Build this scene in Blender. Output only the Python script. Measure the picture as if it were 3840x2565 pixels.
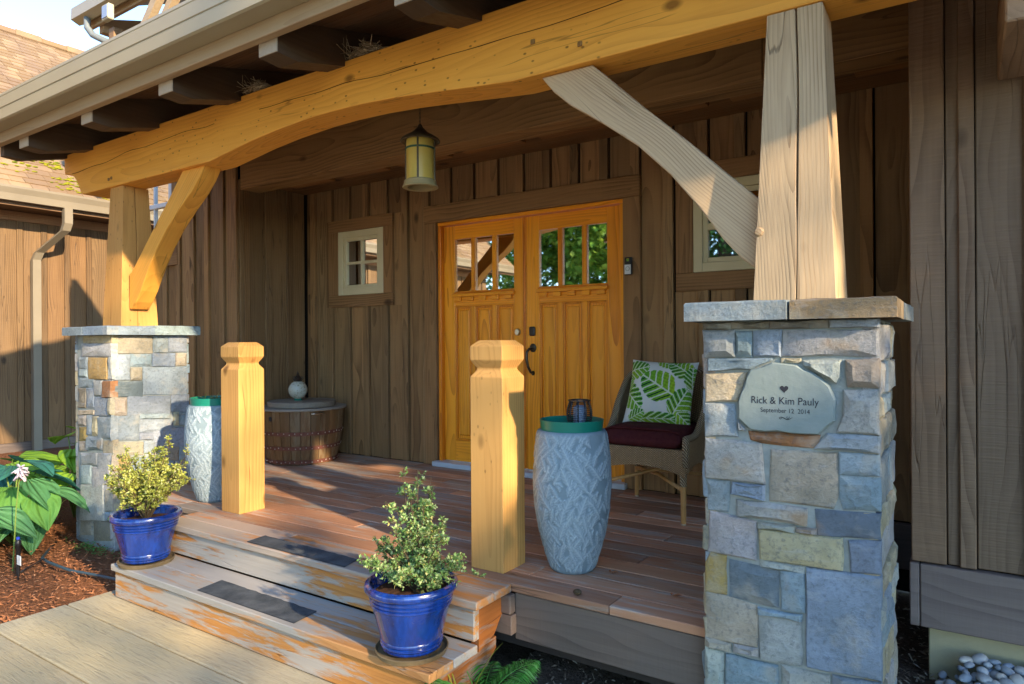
import bpy, bmesh, math, random
import numpy as np
from mathutils import Vector, Matrix, noise
for o in list(bpy.data.objects): bpy.data.objects.remove(o)
sc = bpy.context.scene
col = sc.collection
rnd = random.Random(7)
# ------------------------------------------------------------------ camera
yaw, pitch, roll = math.radians(33.68), math.radians(-0.0244), math.radians(-0.377)
F = Vector((-math.sin(yaw)*math.cos(pitch), math.cos(yaw)*math.cos(pitch), math.sin(pitch)))
Rt = Vector((math.cos(yaw), math.sin(yaw), 0)); Up = Rt.cross(F)
R2 = math.cos(roll)*Rt + math.sin(roll)*Up; U2 = -math.sin(roll)*Rt + math.cos(roll)*Up
cam = bpy.data.cameras.new('camera'); camo = bpy.data.objects.new('camera', cam); col.objects.link(camo)
M = Matrix.Identity(4)
for i in range(3): M[i][0], M[i][1], M[i][2] = R2[i], U2[i], -F[i]
M[2][3] = 1.07
camo.matrix_world = M
cam.sensor_width = 36; cam.lens = 23.84; cam.clip_end = 500; cam.clip_start = .05
sc.camera = camo
sc.render.resolution_x, sc.render.resolution_y = 1024, 684
# ------------------------------------------------------------------ light
SUN_EL, SUN_AZ = math.radians(21), math.radians(15)      # azimuth measured from +X towards -Y
tosun = Vector((math.cos(SUN_EL)*math.cos(SUN_AZ), -math.cos(SUN_EL)*math.sin(SUN_AZ), math.sin(SUN_EL)))
w = bpy.data.worlds.new('World'); sc.world = w; w.use_nodes = True
nt = w.node_tree; bg = nt.nodes['Background']
sky = nt.nodes.new('ShaderNodeTexSky'); sky.sky_type = 'NISHITA'; sky.sun_disc = False
sky.sun_elevation = SUN_EL; sky.sun_rotation = math.atan2(tosun.x, tosun.y); sky.air_density = 1.0; sky.dust_density = 0.1; sky.ozone_density = 3.0; sky.altitude = 1400
nt.links.new(sky.outputs[0], bg.inputs[0]); bg.inputs[1].default_value = 0.15
sl = bpy.data.lights.new('sun', 'SUN'); sl.energy = 2.6; sl.angle = math.radians(0.9); sl.color = (1, .80, .55)
so = bpy.data.objects.new('sun', sl); col.objects.link(so); so.location = tosun*30
so.rotation_euler = tosun.to_track_quat('Z', 'Y').to_euler()
sc.view_settings.view_transform = 'Standard'; sc.view_settings.look = 'None'
sc.view_settings.exposure = 2.3; sc.view_settings.gamma = 1; sc.view_settings.use_curve_mapping = False
# ------------------------------------------------------------------ helpers
ORG = {}                                                  # world origin of each object
def tag(o, label=None, cat=None, group=None, kind=None):
    if label: o['label'] = label
    if cat: o['category'] = cat
    if group: o['group'] = group
    if kind: o['kind'] = kind
    return o
def thing(name, label, cat, loc, group=None):
    o = bpy.data.objects.new(name, None); o.empty_display_size = .05; col.objects.link(o)
    o.location = loc; ORG[o] = Vector(loc)
    return tag(o, label, cat, group)
class MB:
    def __init__(s): s.v = []; s.f = []; s.col = None
    def add(s, vs, fs):
        n = len(s.v); s.v += [tuple(p) for p in vs]; s.f += [tuple(i+n for i in f) for f in fs]; return s
    def box(s, x0, y0, z0, x1, y1, z1):
        return s.add([(x0,y0,z0),(x1,y0,z0),(x1,y1,z0),(x0,y1,z0),(x0,y0,z1),(x1,y0,z1),(x1,y1,z1),(x0,y1,z1)],
                     [(0,3,2,1),(4,5,6,7),(0,1,5,4),(1,2,6,5),(2,3,7,6),(3,0,4,7)])
    def cbox(s, x0, y0, z0, x1, y1, z1, c=.003):
        if x1 < x0: x0, x1 = x1, x0
        if y1 < y0: y0, y1 = y1, y0
        if z1 < z0: z0, z1 = z1, z0
        c = min(c, .45*min(x1-x0, y1-y0, z1-z0)); v = []; idx = {}
        for i, (x, sx) in enumerate(((x0,1),(x1,-1))):
            for j, (y, sy) in enumerate(((y0,1),(y1,-1))):
                for k, (z, sz) in enumerate(((z0,1),(z1,-1))):
                    for a in range(3):
                        p = [x, y, z]
                        for b, sg in enumerate((sx, sy, sz)):
                            if b != a: p[b] += sg*c
                        idx[i,j,k,a] = len(v); v.append(tuple(p))
        f = []
        for a in range(3):
            b, d = (a+1) % 3, (a+2) % 3
            for s_ in (0, 1):
                q = []
                for (m, n) in ((0,0),(1,0),(1,1),(0,1)):
                    key = [0,0,0]; key[a] = s_; key[b] = m; key[d] = n
                    q.append(idx[tuple(key)+(a,)])
                f.append(tuple(q if s_ else q[::-1]))
        for a in range(3):
            b, d = (a+1) % 3, (a+2) % 3
            for m in (0, 1):
                for n in (0, 1):
                    k0 = [0,0,0]; k0[b] = m; k0[d] = n; k1 = list(k0); k1[a] = 1
                    q = [idx[tuple(k0)+(b,)], idx[tuple(k1)+(b,)], idx[tuple(k1)+(d,)], idx[tuple(k0)+(d,)]]
                    f.append(tuple(q if (m == n) else q[::-1]))
        for i in (0,1):
            for j in (0,1):
                for k in (0,1):
                    q = [idx[i,j,k,0], idx[i,j,k,1], idx[i,j,k,2]]
                    f.append(tuple(q if (i+j+k) % 2 else q[::-1]))
        return s.add(v, f)
    def prism(s, poly, axis, a0, a1):                      # poly in the two other axes (order x,y,z without axis)
        n = len(poly); vs = []
        for a in (a0, a1):
            for p in poly:
                q = list(p); q.insert(axis, a); vs.append(q)
        fs = [tuple(range(n))[::-1], tuple(range(n, 2*n))] + [(i, (i+1) % n, n+(i+1) % n, n+i) for i in range(n)]
        return s.add(vs, fs)
    def lathe(s, prof, cx, cy, z0=0, n=32, cap=True, sx=1, sy=1):
        vs = []; m = len(prof)
        for r, z in prof:
            for i in range(n):
                a = 2*math.pi*i/n; vs.append((cx+sx*r*math.cos(a), cy+sy*r*math.sin(a), z0+z))
        fs = [(j*n+i, j*n+(i+1) % n, (j+1)*n+(i+1) % n, (j+1)*n+i) for j in range(m-1) for i in range(n)]
        if cap: fs += [tuple(range(n))[::-1], tuple(range((m-1)*n, m*n))]
        return s.add(vs, fs)
    def tube(s, pts, r, n=8, cap=True):
        pts = [Vector(p) for p in pts]; m = len(pts); rs = r if hasattr(r, '__len__') else [r]*m; vs = []
        ref = None
        for i, p in enumerate(pts):
            t = (pts[min(i+1, m-1)]-pts[max(i-1, 0)]).normalized()
            if ref is None: ref = t.orthogonal().normalized()
            else: ref = (ref - t*ref.dot(t)); ref = ref.normalized() if ref.length > 1e-6 else t.orthogonal().normalized()
            b = t.cross(ref)
            for k in range(n):
                a = 2*math.pi*k/n; vs.append(p+rs[i]*(math.cos(a)*ref+math.sin(a)*b))
        fs = [(j*n+i, j*n+(i+1) % n, (j+1)*n+(i+1) % n, (j+1)*n+i) for j in range(m-1) for i in range(n)]
        if cap: fs += [tuple(range(n))[::-1], tuple(range((m-1)*n, m*n))]
        return s.add(vs, fs)
    def ball(s, c, r, nu=12, nv=8, sx=1, sy=1, sz=1):
        prof = [(max(1e-4, r*math.sin(math.pi*j/nv)), -r*sz*math.cos(math.pi*j/nv)) for j in range(nv+1)]
        return s.lathe(prof, c[0], c[1], c[2], nu, True, sx, sy)
    def obj(s, name, mat, parent=None, color=None, smooth=False, label=None, cat=None, group=None, kind=None, origin=None, recalc=False):
        a = np.array(s.v, dtype=float); c = Vector(((a.min(0)+a.max(0))/2).tolist()) if origin is None else Vector(origin)
        me = bpy.data.meshes.new(name); me.from_pydata((a-np.array(c)).tolist(), [], s.f)
        if recalc:
            b = bmesh.new(); b.from_mesh(me); bmesh.ops.recalc_face_normals(b, faces=b.faces); b.to_mesh(me); b.free()
        if s.col is not None:
            at = me.color_attributes.new('Col', 'FLOAT_COLOR', 'POINT')
            at.data.foreach_set('color', np.asarray(s.col, dtype=np.float32).ravel())
        if smooth is True: me.polygons.foreach_set('use_smooth', [True]*len(me.polygons))
        elif smooth: me.shade_smooth_by_angle(angle=math.radians(smooth)) if hasattr(me, 'shade_smooth_by_angle') else me.set_sharp_from_angle(angle=math.radians(smooth))
        if smooth and smooth is not True: me.polygons.foreach_set('use_smooth', [True]*len(me.polygons)); me.set_sharp_from_angle(angle=math.radians(smooth))
        me.materials.append(mat)
        o = bpy.data.objects.new(name, me); col.objects.link(o); ORG[o] = c
        o.location = c
        if parent is not None: o.parent = parent; o.location = c-ORG[parent]
        if color is not None: o.color = (color[0], color[1], color[2], 1)
        return tag(o, label, cat, group, kind)
def tint(base=1., v=.12, hue=.04, r=rnd):
    k = base*(1+r.uniform(-v, v)); h = r.uniform(-hue, hue)
    return (k*(1+h), k, k*(1-h))
# ------------------------------------------------------------------ materials
class Mat:
    def __init__(s, name, rough=.6, spec=.35):
        s.m = bpy.data.materials.new(name); s.m.use_nodes = True; s.t = s.m.node_tree; s.b = s.t.nodes['Principled BSDF']
        s.b.inputs['Roughness'].default_value = rough; s.b.inputs['Specular IOR Level'].default_value = spec
    def n(s, typ, **k):
        nd = s.t.nodes.new('ShaderNode'+typ)
        for a, v in k.items():
            if hasattr(nd, a) and not a.startswith('i_'): setattr(nd, a, v)
        return nd
    def link(s, a, b): s.t.links.new(a, b)
    def put(s, sock, v):
        if hasattr(v, 'is_linked') or isinstance(v, bpy.types.NodeSocket): s.link(v, sock)
        else: sock.default_value = v
    def math(s, op, a, b=0., c=None, clamp=False):
        nd = s.n('Math', operation=op, use_clamp=clamp); s.put(nd.inputs[0], a); s.put(nd.inputs[1], b)
        if c is not None: s.put(nd.inputs[2], c)
        return nd.outputs[0]
    def vmath(s, op, a, b=(0,0,0)):
        nd = s.n('VectorMath', operation=op); s.put(nd.inputs[0], a); s.put(nd.inputs[1], b); return nd.outputs[0]
    def obj_co(s): return s.n('TexCoord').outputs['Object']
    def rand(s): return s.n('ObjectInfo').outputs['Random']
    def tintc(s): return s.n('ObjectInfo').outputs['Color']
    def noise(s, co, scale=5., detail=3., rough=.55, dist=0., out=0):
        nd = s.n('TexNoise'); s.put(nd.inputs['Vector'], co); s.put(nd.inputs['Scale'], scale); nd.inputs['Detail'].default_value = detail
        nd.inputs['Roughness'].default_value = rough; nd.inputs['Distortion'].default_value = dist; return nd.outputs[out]
    def voro(s, co, scale=5., feat='F1', out='Distance'):
        nd = s.n('TexVoronoi', feature=feat); s.put(nd.inputs['Vector'], co); nd.inputs['Scale'].default_value = scale; return nd.outputs[out]
    def ramp(s, v, stops, interp='LINEAR'):
        nd = s.n('ValToRGB'); cr = nd.color_ramp; cr.interpolation = interp; s.put(nd.inputs[0], v)
        while len(cr.elements) < len(stops): cr.elements.new(.5)
        for e, (p, c) in zip(cr.elements, stops):
            e.position = p; e.color = (c, c, c, 1) if not hasattr(c, '__len__') else (c[0], c[1], c[2], 1)
        return nd.outputs[0]
    def mix(s, f, a, b, mode='MIX'):
        nd = s.n('Mix', data_type='RGBA', blend_type=mode); s.put(nd.inputs[0], f)
        for sock, v in ((nd.inputs[6], a), (nd.inputs[7], b)):
            if isinstance(v, tuple): v = (v[0], v[1], v[2], 1)
            s.put(sock, v)
        return nd.outputs[2]
    def maprange(s, v, a, b, c=0., d=1.):
        nd = s.n('MapRange'); s.put(nd.inputs[0], v)
        for i, x in enumerate((a, b, c, d)): nd.inputs[i+1].default_value = x
        return nd.outputs[0]
    def bump(s, h, strength=.3, dist=.01, nrm=None):
        nd = s.n('Bump'); nd.inputs['Strength'].default_value = strength; nd.inputs['Distance'].default_value = dist; s.put(nd.inputs['Height'], h)
        if nrm is not None: s.link(nrm, nd.inputs['Normal'])
        return nd.outputs[0]
    def done(s, colr=None, rough=None, nrm=None, metal=None):
        if colr is not None:
            if isinstance(colr, tuple): colr = (colr[0], colr[1], colr[2], 1)
            s.put(s.b.inputs['Base Color'], colr)
        if rough is not None: s.put(s.b.inputs['Roughness'], rough)
        if nrm is not None: s.link(nrm, s.b.inputs['Normal'])
        if metal is not None: s.put(s.b.inputs['Metallic'], metal)
        return s.m
WOODS = {}
def wood(key, light, dark, axis='Z', ring=16, contrast=.6, rough=.6, bump=.25, knots=.05, rot=0., saw=0., worn=None, worn_amt=.5, fib=.35, warp=.13, specks=0., rpow=1.8, vs=3.1, cracks=0., soft=.04):
    k = (key, axis, rot)
    if k in WOODS: return WOODS[k]
    m = Mat('wood_%s_%s' % (key, axis), rough)
    co = m.obj_co()
    if rot:
        vr = m.n('VectorRotate', rotation_type='Y_AXIS'); m.link(co, vr.inputs['Vector']); vr.inputs['Angle'].default_value = rot; co = vr.outputs[0]
    sp = m.n('SeparateXYZ'); m.link(co, sp.inputs[0]); x, y, z = sp.outputs
    u, v, ww = {'X': (y, z, x), 'Y': (x, z, y), 'Z': (x, y, z)}[axis]
    r = m.rand()
    cb = m.n('CombineXYZ'); m.link(m.math('MULTIPLY_ADD', r, 41., u), cb.inputs[0]); m.link(m.math('MULTIPLY_ADD', r, 23., v), cb.inputs[1]); m.link(m.math('MULTIPLY_ADD', r, 67., ww), cb.inputs[2])
    P = cb.outputs[0]
    kd = m.voro(m.vmath('MULTIPLY', P, (1, 1, .55)), vs)
    knot = m.maprange(kd, knots*1.6, knots*.7)
    halo = m.maprange(kd, knots*5, 0.)
    low = m.noise(m.vmath('MULTIPLY', P, (1.6, 1.6, .55)), 1.3, 2, .5, 0, 1)
    lowv = m.vmath('SUBTRACT', low, (.5, .5, .5))
    q = m.n('CombineXYZ')
    sl_ = m.n('SeparateXYZ'); m.link(lowv, sl_.inputs[0])
    tilt = m.math('MULTIPLY', m.math('SUBTRACT', r, .5), .10)
    uu = m.math('ADD', m.math('MULTIPLY_ADD', sl_.outputs[0], warp, u), m.math('MULTIPLY_ADD', ww, tilt, m.math('MULTIPLY', halo, .018)))
    vv = m.math('MULTIPLY_ADD', sl_.outputs[1], warp, m.math('ADD', v, m.math('MULTIPLY_ADD', r, .12, .015)))
    m.link(uu, q.inputs[0]); m.link(vv, q.inputs[1])
    wv = m.n('TexWave', wave_type='RINGS', rings_direction='Z', wave_profile='SAW'); m.link(q.outputs[0], wv.inputs['Vector']); wv.inputs['Scale'].default_value = ring
    wv.inputs['Distortion'].default_value = .5; wv.inputs['Detail'].default_value = 2; wv.inputs['Detail Scale'].default_value = 1.5
    rmod = m.maprange(m.noise(m.vmath('MULTIPLY', P, (6, 6, 1.1)), 1., 3, .6), .36, .62, .15, 1.)
    ringv = m.math('MULTIPLY', m.math('POWER', wv.outputs['Fac'], rpow), rmod)
    fb = m.noise(m.vmath('MULTIPLY', P, (70, 70, 2.2)), 1., 3, .6)
    tone = m.noise(m.vmath('MULTIPLY', P, (2.2, 2.2, .8)), 1., 3, .5)
    f = m.math('ADD', m.math('MULTIPLY', ringv, contrast), m.math('ADD', m.math('MULTIPLY', m.math('SUBTRACT', fb, .5), fib), m.math('MULTIPLY', m.math('SUBTRACT', tone, .45), .7)), clamp=True)
    c = m.mix(f, light, dark)
    c = m.mix(m.math('MULTIPLY', knot, .8), c, tuple(.35*t for t in dark))
    h = m.math('ADD', m.math('MULTIPLY', ringv, -.6), m.math('MULTIPLY', fb, .5))
    if cracks:
        cn = m.noise(m.vmath('MULTIPLY', P, (7.5, 7.5, .42)), 1., 3, .45); cz = m.noise(m.vmath('MULTIPLY', P, (2.6, 2.6, 1.3)), 1., 2, .5)
        ck = m.math('MULTIPLY', m.maprange(m.math('ABSOLUTE', m.math('SUBTRACT', cn, .5)), .0055, .0015), m.maprange(cz, .47, .55))
        c = m.mix(m.math('MULTIPLY', ck, cracks), c, tuple(.2*t for t in dark)); h = m.math('MULTIPLY_ADD', ck, -2.5, h)
    if specks:
        sk = m.voro(m.vmath('MULTIPLY', P, (1, 1, .6)), 26.); zone = m.noise(m.vmath('MULTIPLY', P, (3.2, 3.2, .7)), 1., 2, .5)
        c = m.mix(m.math('MULTIPLY', m.math('MULTIPLY', m.maprange(sk, .17, .08), m.maprange(zone, .50, .60)), specks), c, tuple(.16*t for t in dark))
    if saw:
        sw = m.noise(m.vmath('MULTIPLY', P, (6, 6, 130)), 1., 2, .5)
        h = m.math('MULTIPLY_ADD', sw, saw, h)
        c = m.mix(m.math('MULTIPLY', m.math('SUBTRACT', sw, .5), saw*.5, clamp=True), c, tuple(min(1, 1.6*t) for t in light))
    if worn is not None:
        wn = m.noise(m.vmath('MULTIPLY', P, (26, 26, 3.2)), 1., 6, .68, .4)
        wn2 = m.noise(m.vmath('MULTIPLY', P, (2.5, 2.5, .9)), 1., 2, .5)
        msk = m.maprange(m.math('ADD', wn, m.math('MULTIPLY', m.math('SUBTRACT', wn2, .5), .9)), .64-soft-.3*worn_amt, .64+soft-.3*worn_amt)
        wc = m.mix(fb, tuple(.8*t for t in worn), tuple(min(1, 1.15*t) for t in worn))
        c = m.mix(m.math('MULTIPLY', msk, .93), c, wc); h = m.math('MULTIPLY_ADD', msk, .5, h)
    c = m.mix(1., c, m.tintc(), 'MULTIPLY')
    rg = m.maprange(fb, .3, .7, rough-.08, min(1, rough+.12))
    WOODS[k] = m.done(c, rg, m.bump(h, bump, .004))
    return WOODS[k]
def BEAM(ax, rot=0.): return wood('beam', (.82,.375,.055), (.50,.18,.018), ax, 15, .5, .55, .14, .075, rot, fib=.4, specks=.75, vs=4.2, cracks=.45)
def POST(ax, rot=0.): return wood('post', (.52,.365,.205), (.19,.105,.045), ax, 30, .75, .65, .5, .075, rot, fib=.6, warp=.2, rpow=3., vs=4., cracks=.5)
def NEWEL(ax): return wood('newel', (.55,.295,.085), (.31,.130,.027), ax, 17, .6, .6, .25, .095, fib=.45, specks=.5, vs=4.8, cracks=.6)
def SIDING(ax): return wood('siding', (.255,.145,.060), (.070,.035,.012), ax, 13, .75, .62, .45, .075, saw=.6, warp=.2, cracks=.5)
def SIDELT(ax): return wood('siding_weathered', (.215,.138,.080), (.092,.054,.029), ax, 12, .7, .6, .55, .075, saw=1.2, warp=.24, cracks=.15)
def DOORW(ax): return wood('door', (.90,.34,.018), (.52,.14,.006), ax, 14, .8, .32, .08, .0, fib=.3)
def DECK(ax): return wood('deck', (.46,.235,.130), (.24,.108,.060), ax, 12, .5, .55, .3, .03, worn=(.41,.345,.28), worn_amt=.27, soft=.08, cracks=.5)
def STEP(ax): return wood('step', (.50,.22,.055), (.28,.10,.022), ax, 12, .7, .6, .45, .06, worn=(.385,.36,.315), worn_amt=.36, soft=.05, cracks=.7)
def STEPL(ax): return wood('step_tread', (.50,.25,.09), (.32,.14,.045), ax, 10, .6, .6, .4, .05, worn=(.36,.35,.32), worn_amt=.66, soft=.07, cracks=.8)
def RIM(ax): return wood('rim', (.15,.11,.085), (.075,.052,.04), ax, 9, .6, .6, .5, .06, saw=.5, warp=.42)
def FASCIA(ax): return wood('fascia', (.40,.29,.17), (.27,.17,.085), ax, 10, .45, .6, .2, .05)
def TAUPE(): return wood('tail', (.30,.24,.17), (.20,.14,.09), 'Y', 10, .3, .65, .2, .04)
def simple(name, c, rough=.5, spec=.4, metal=0., coat=0., nz=None, bump=None):
    m = Mat(name, rough, spec); cc = (c[0], c[1], c[2])
    if nz:
        nn = m.noise(m.obj_co(), nz[0], 4, .6); cc = m.mix(m.maprange(nn, .3, .7), cc, nz[1])
    m.b.inputs['Coat Weight'].default_value = coat; m.b.inputs['Coat Roughness'].default_value = .05
    nr = None
    if bump: nr = m.bump(m.noise(m.obj_co(), bump[0], 4, .6), bump[1], .005)
    return m.done(cc, None, nr, metal)
def stone_mat():
    m = Mat('stone', .75, .25); co = m.vmath('ADD', m.obj_co(), m.n('ObjectInfo').outputs['Location'])
    n1 = m.noise(co, 5, 6, .65); n2 = m.noise(co, 55, 6, .75); n3 = m.noise(m.vmath('MULTIPLY', co, (6, 6, 22)), 1.5, 4, .6, .6)
    c = m.mix(m.maprange(n1, .35, .68), m.tintc(), (.62, .63, .60), 'MULTIPLY')
    c = m.mix(m.math('MULTIPLY', m.maprange(n2, .50, .68), .6), c, (.09, .11, .12))
    c = m.mix(m.math('MULTIPLY', m.maprange(n3, .56, .72), .22), c, (.55, .57, .56))
    rust = m.noise(co, 3.2, 4, .6, .5)
    c = m.mix(m.math('MULTIPLY', m.maprange(rust, .62, .74), .55), c, (.42, .25, .09))
    tn = m.noise(co, 7.5, 3, .6); c = m.mix(m.math('MULTIPLY', m.maprange(tn, .55, .68), .4), c, (.46,.41,.31))
    h = m.math('ADD', m.math('MULTIPLY', n1, .6), m.math('ADD', m.math('MULTIPLY', n2, .7), m.math('MULTIPLY', n3, .15)))
    return m.done(c, None, m.bump(h, .75, .02))
STONE = stone_mat()
MORTAR = simple('mortar', (.33,.355,.33), .95, .1, nz=(14, (.24,.26,.235)), bump=(60, .6))
CREAM = simple('window_cream', (.62,.54,.33), .45, .4, nz=(3, (.56,.48,.29)))
WHITE = simple('window_white', (.72,.76,.74), .45)
GUTTER = simple('gutter_taupe', (.36,.31,.20), .42, .45, nz=(2, (.33,.28,.18)))
GUTBR = simple('gutter_brown', (.215,.18,.125), .45, .4, nz=(2, (.18,.15,.105)))
GUTDK = simple('gutter_grey', (.17,.19,.19), .45, .45)
BLACK = simple('black_metal', (.012,.012,.014), .42, .5)
BRONZE = simple('bronze', (.10,.085,.065), .35, .5, metal=.85, nz=(30, (.05,.04,.03)))
STEEL = simple('satin_steel', (.55,.52,.46), .3, .5, metal=1.)
def glaze():
    m = Mat('blue_glaze', .14, .6); co = m.obj_co(); m.b.inputs['Coat Weight'].default_value = .7; m.b.inputs['Coat Roughness'].default_value = .05
    n1 = m.noise(m.vmath('MULTIPLY', co, (14, 14, 2.2)), 1.5, 5, .65); n2 = m.noise(co, 11, 4, .6); n3 = m.noise(co, 90, 2, .5)
    c = m.mix(m.maprange(n1, .35, .65), (.0025,.013,.095), (.006,.043,.27)); c = m.mix(m.math('MULTIPLY', m.maprange(n2, .60, .74), .5), c, (.02,.012,.06)); c = m.mix(m.math('MULTIPLY', m.maprange(n3, .70, .76), .6), c, (.12,.12,.12))
    return m.done(c, m.maprange(n2, .3, .7, .10, .30), m.bump(n1, .12, .004))
BLUE = glaze()
SOIL = simple('soil', (.05,.03,.02), .95, .1, nz=(30, (.12,.06,.035)), bump=(50, 1.))
GREEN = simple('green_plastic', (.006,.17,.115), .38, .4)
MAROON = simple('maroon_cloth', (.085,.020,.018), .9, .15, nz=(40, (.06,.011,.014)), bump=(300, .3))
RUBBER = simple('grip_tape', (.035,.042,.048), .85, .2, nz=(9, (.10,.11,.115)), bump=(200, .5))
SILL = simple('door_sill', (.45,.5,.56), .35, .4)
def glass_mat():
    m = Mat('pane_glass', .02, .5); m.b.inputs['Metallic'].default_value = 1.
    return m.done((.80, .82, .80))
GLASS = glass_mat()
STONE_R= [('w', [(-0.789, 1.135), (-0.687, 1.136), (-0.687, 1.109), (-0.79, 1.109)]), ('w', [(-0.683, 1.137), (-0.559, 1.138), (-0.559, 1.111), (-0.683, 1.112)]), ('w', [(-0.555, 1.138), (-0.368, 1.137), (-0.368, 1.111), (-0.555, 1.111)]), ('b', [(-0.364, 1.137), (-0.209, 1.136), (-0.209, 1.11), (-0.365, 1.111)]), ('g', [(-0.785, 1.104), (-0.674, 1.104), (-0.674, 1.014), (-0.78, 1.009)]), ('b', [(-0.668, 1.099), (-0.617, 1.099), (-0.617, 1.015), (-0.669, 1.014)]), ('b', [(-0.608, 1.1), (-0.517, 1.104), (-0.521, 1.015), (-0.607, 1.015)]), ('g', [(-0.509, 1.1), (-0.226, 1.099), (-0.227, 1.02), (-0.515, 1.017)]), ('s', [(-0.768, 1.003), (-0.544, 1.007), (-0.55, 0.997), (-0.618, 0.97), (-0.767, 0.962)]), ('c', [(-0.517, 1.006), (-0.456, 1.006), (-0.458, 0.995), (-0.517, 0.995)]), ('g', [(-0.445, 0.998), (-0.334, 1.002), (-0.334, 0.948), (-0.347, 0.928), (-0.403, 0.96), (-0.445, 0.983)]), ('t', [(-0.317, 1.002), (-0.224, 1.008), (-0.225, 0.918), (-0.311, 0.919)]), ('c', [(-0.776, 0.948), (-0.633, 0.955), (-0.644, 0.924), (-0.668, 0.857), (-0.776, 0.849)]), ('b', [(-0.779, 0.841), (-0.676, 0.843), (-0.666, 0.732), (-0.779, 0.724)]), ('g', [(-0.322, 0.904), (-0.227, 0.911), (-0.225, 0.768), (-0.345, 0.77), (-0.325, 0.83)]), ('g', [(-0.663, 0.788), (-0.64, 0.763), (-0.642, 0.755), (-0.659, 0.754)]), ('r', [(-0.627, 0.751), (-0.398, 0.753), (-0.405, 0.728), (-0.421, 0.712), (-0.581, 0.716), (-0.619, 0.725)]), ('b', [(-0.375, 0.759), (-0.221, 0.762), (-0.224, 0.711), (-0.414, 0.712)]), ('g', [(-0.777, 0.716), (-0.587, 0.711), (-0.575, 0.577), (-0.778, 0.576)]), ('t', [(-0.551, 0.693), (-0.348, 0.698), (-0.346, 0.56), (-0.36, 0.518), (-0.479, 0.52), (-0.557, 0.518)]), ('s', [(-0.339, 0.701), (-0.226, 0.704), (-0.226, 0.639), (-0.339, 0.632)]), ('s', [(-0.337, 0.625), (-0.224, 0.629), (-0.223, 0.527), (-0.327, 0.52), (-0.338, 0.56)]), ('b', [(-0.778, 0.57), (-0.696, 0.571), (-0.702, 0.462), (-0.77, 0.459)]), ('s', [(-0.683, 0.567), (-0.576, 0.568), (-0.577, 0.518), (-0.689, 0.528)]), ('g', [(-0.668, 0.507), (-0.44, 0.505), (-0.442, 0.449), (-0.668, 0.454)]), ('d', [(-0.413, 0.506), (-0.223, 0.515), (-0.223, 0.436), (-0.407, 0.424)]), ('g', [(-0.762, 0.454), (-0.603, 0.439), (-0.605, 0.307), (-0.771, 0.311)]), ('g', [(-0.598, 0.437), (-0.477, 0.442), (-0.479, 0.422), (-0.598, 0.421)]), ('g', [(-0.471, 0.437), (-0.411, 0.442), (-0.413, 0.427), (-0.47, 0.425)]), ('c', [(-0.593, 0.417), (-0.334, 0.423), (-0.33, 0.365), (-0.334, 0.322), (-0.589, 0.315)]), ('s', [(-0.312, 0.417), (-0.223, 0.429), (-0.224, 0.328), (-0.306, 0.32)]), ('o', [(-0.76, 0.305), (-0.709, 0.303), (-0.709, 0.168), (-0.78, 0.164), (-0.78, 0.266)]), ('d', [(-0.695, 0.291), (-0.529, 0.279), (-0.535, 0.157), (-0.696, 0.162)]), ('g', [(-0.589, 0.31), (-0.445, 0.31), (-0.447, 0.29), (-0.589, 0.289)]), ('b', [(-0.524, 0.28), (-0.45, 0.289), (-0.449, 0.157), (-0.52, 0.152)]), ('s', [(-0.44, 0.308), (-0.223, 0.316), (-0.224, -0.009), (-0.44, -0.02)]), ('t', [(-0.779, 0.165), (-0.603, 0.145), (-0.605, 0.002), (-0.782, -0.003)]), ('b', [(-0.598, 0.141), (-0.458, 0.145), (-0.46, 0.127), (-0.598, 0.122)]), ('g', [(-0.595, 0.117), (-0.462, 0.124), (-0.458, 0.018), (-0.463, -0.024), (-0.591, -0.034)]), ('t', [(-0.782, -0.006), (-0.695, -0.009), (-0.696, -0.034), (-0.782, -0.033)]), ('g', [(-0.681, -0.006), (-0.601, -0.002), (-0.601, -0.026), (-0.682, -0.03)]), ('g', [(-0.784, -0.036), (-0.721, -0.048), (-0.722, -0.182), (-0.785, -0.2)]), ('s', [(-0.708, -0.047), (-0.537, -0.046), (-0.537, -0.131), (-0.709, -0.18)]), ('g', [(-0.521, -0.039), (-0.375, -0.036), (-0.375, -0.085), (-0.522, -0.127)]), ('b', [(-0.363, -0.03), (-0.225, -0.019), (-0.225, -0.043), (-0.364, -0.082)])]
PLAQUE= [(-0.618, 0.967), (-0.545, 0.994), (-0.467, 0.985), (-0.415, 0.961), (-0.365, 0.917), (-0.347, 0.873), (-0.35, 0.804), (-0.398, 0.757), (-0.619, 0.759), (-0.66, 0.796), (-0.66, 0.855), (-0.631, 0.941)]
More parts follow.
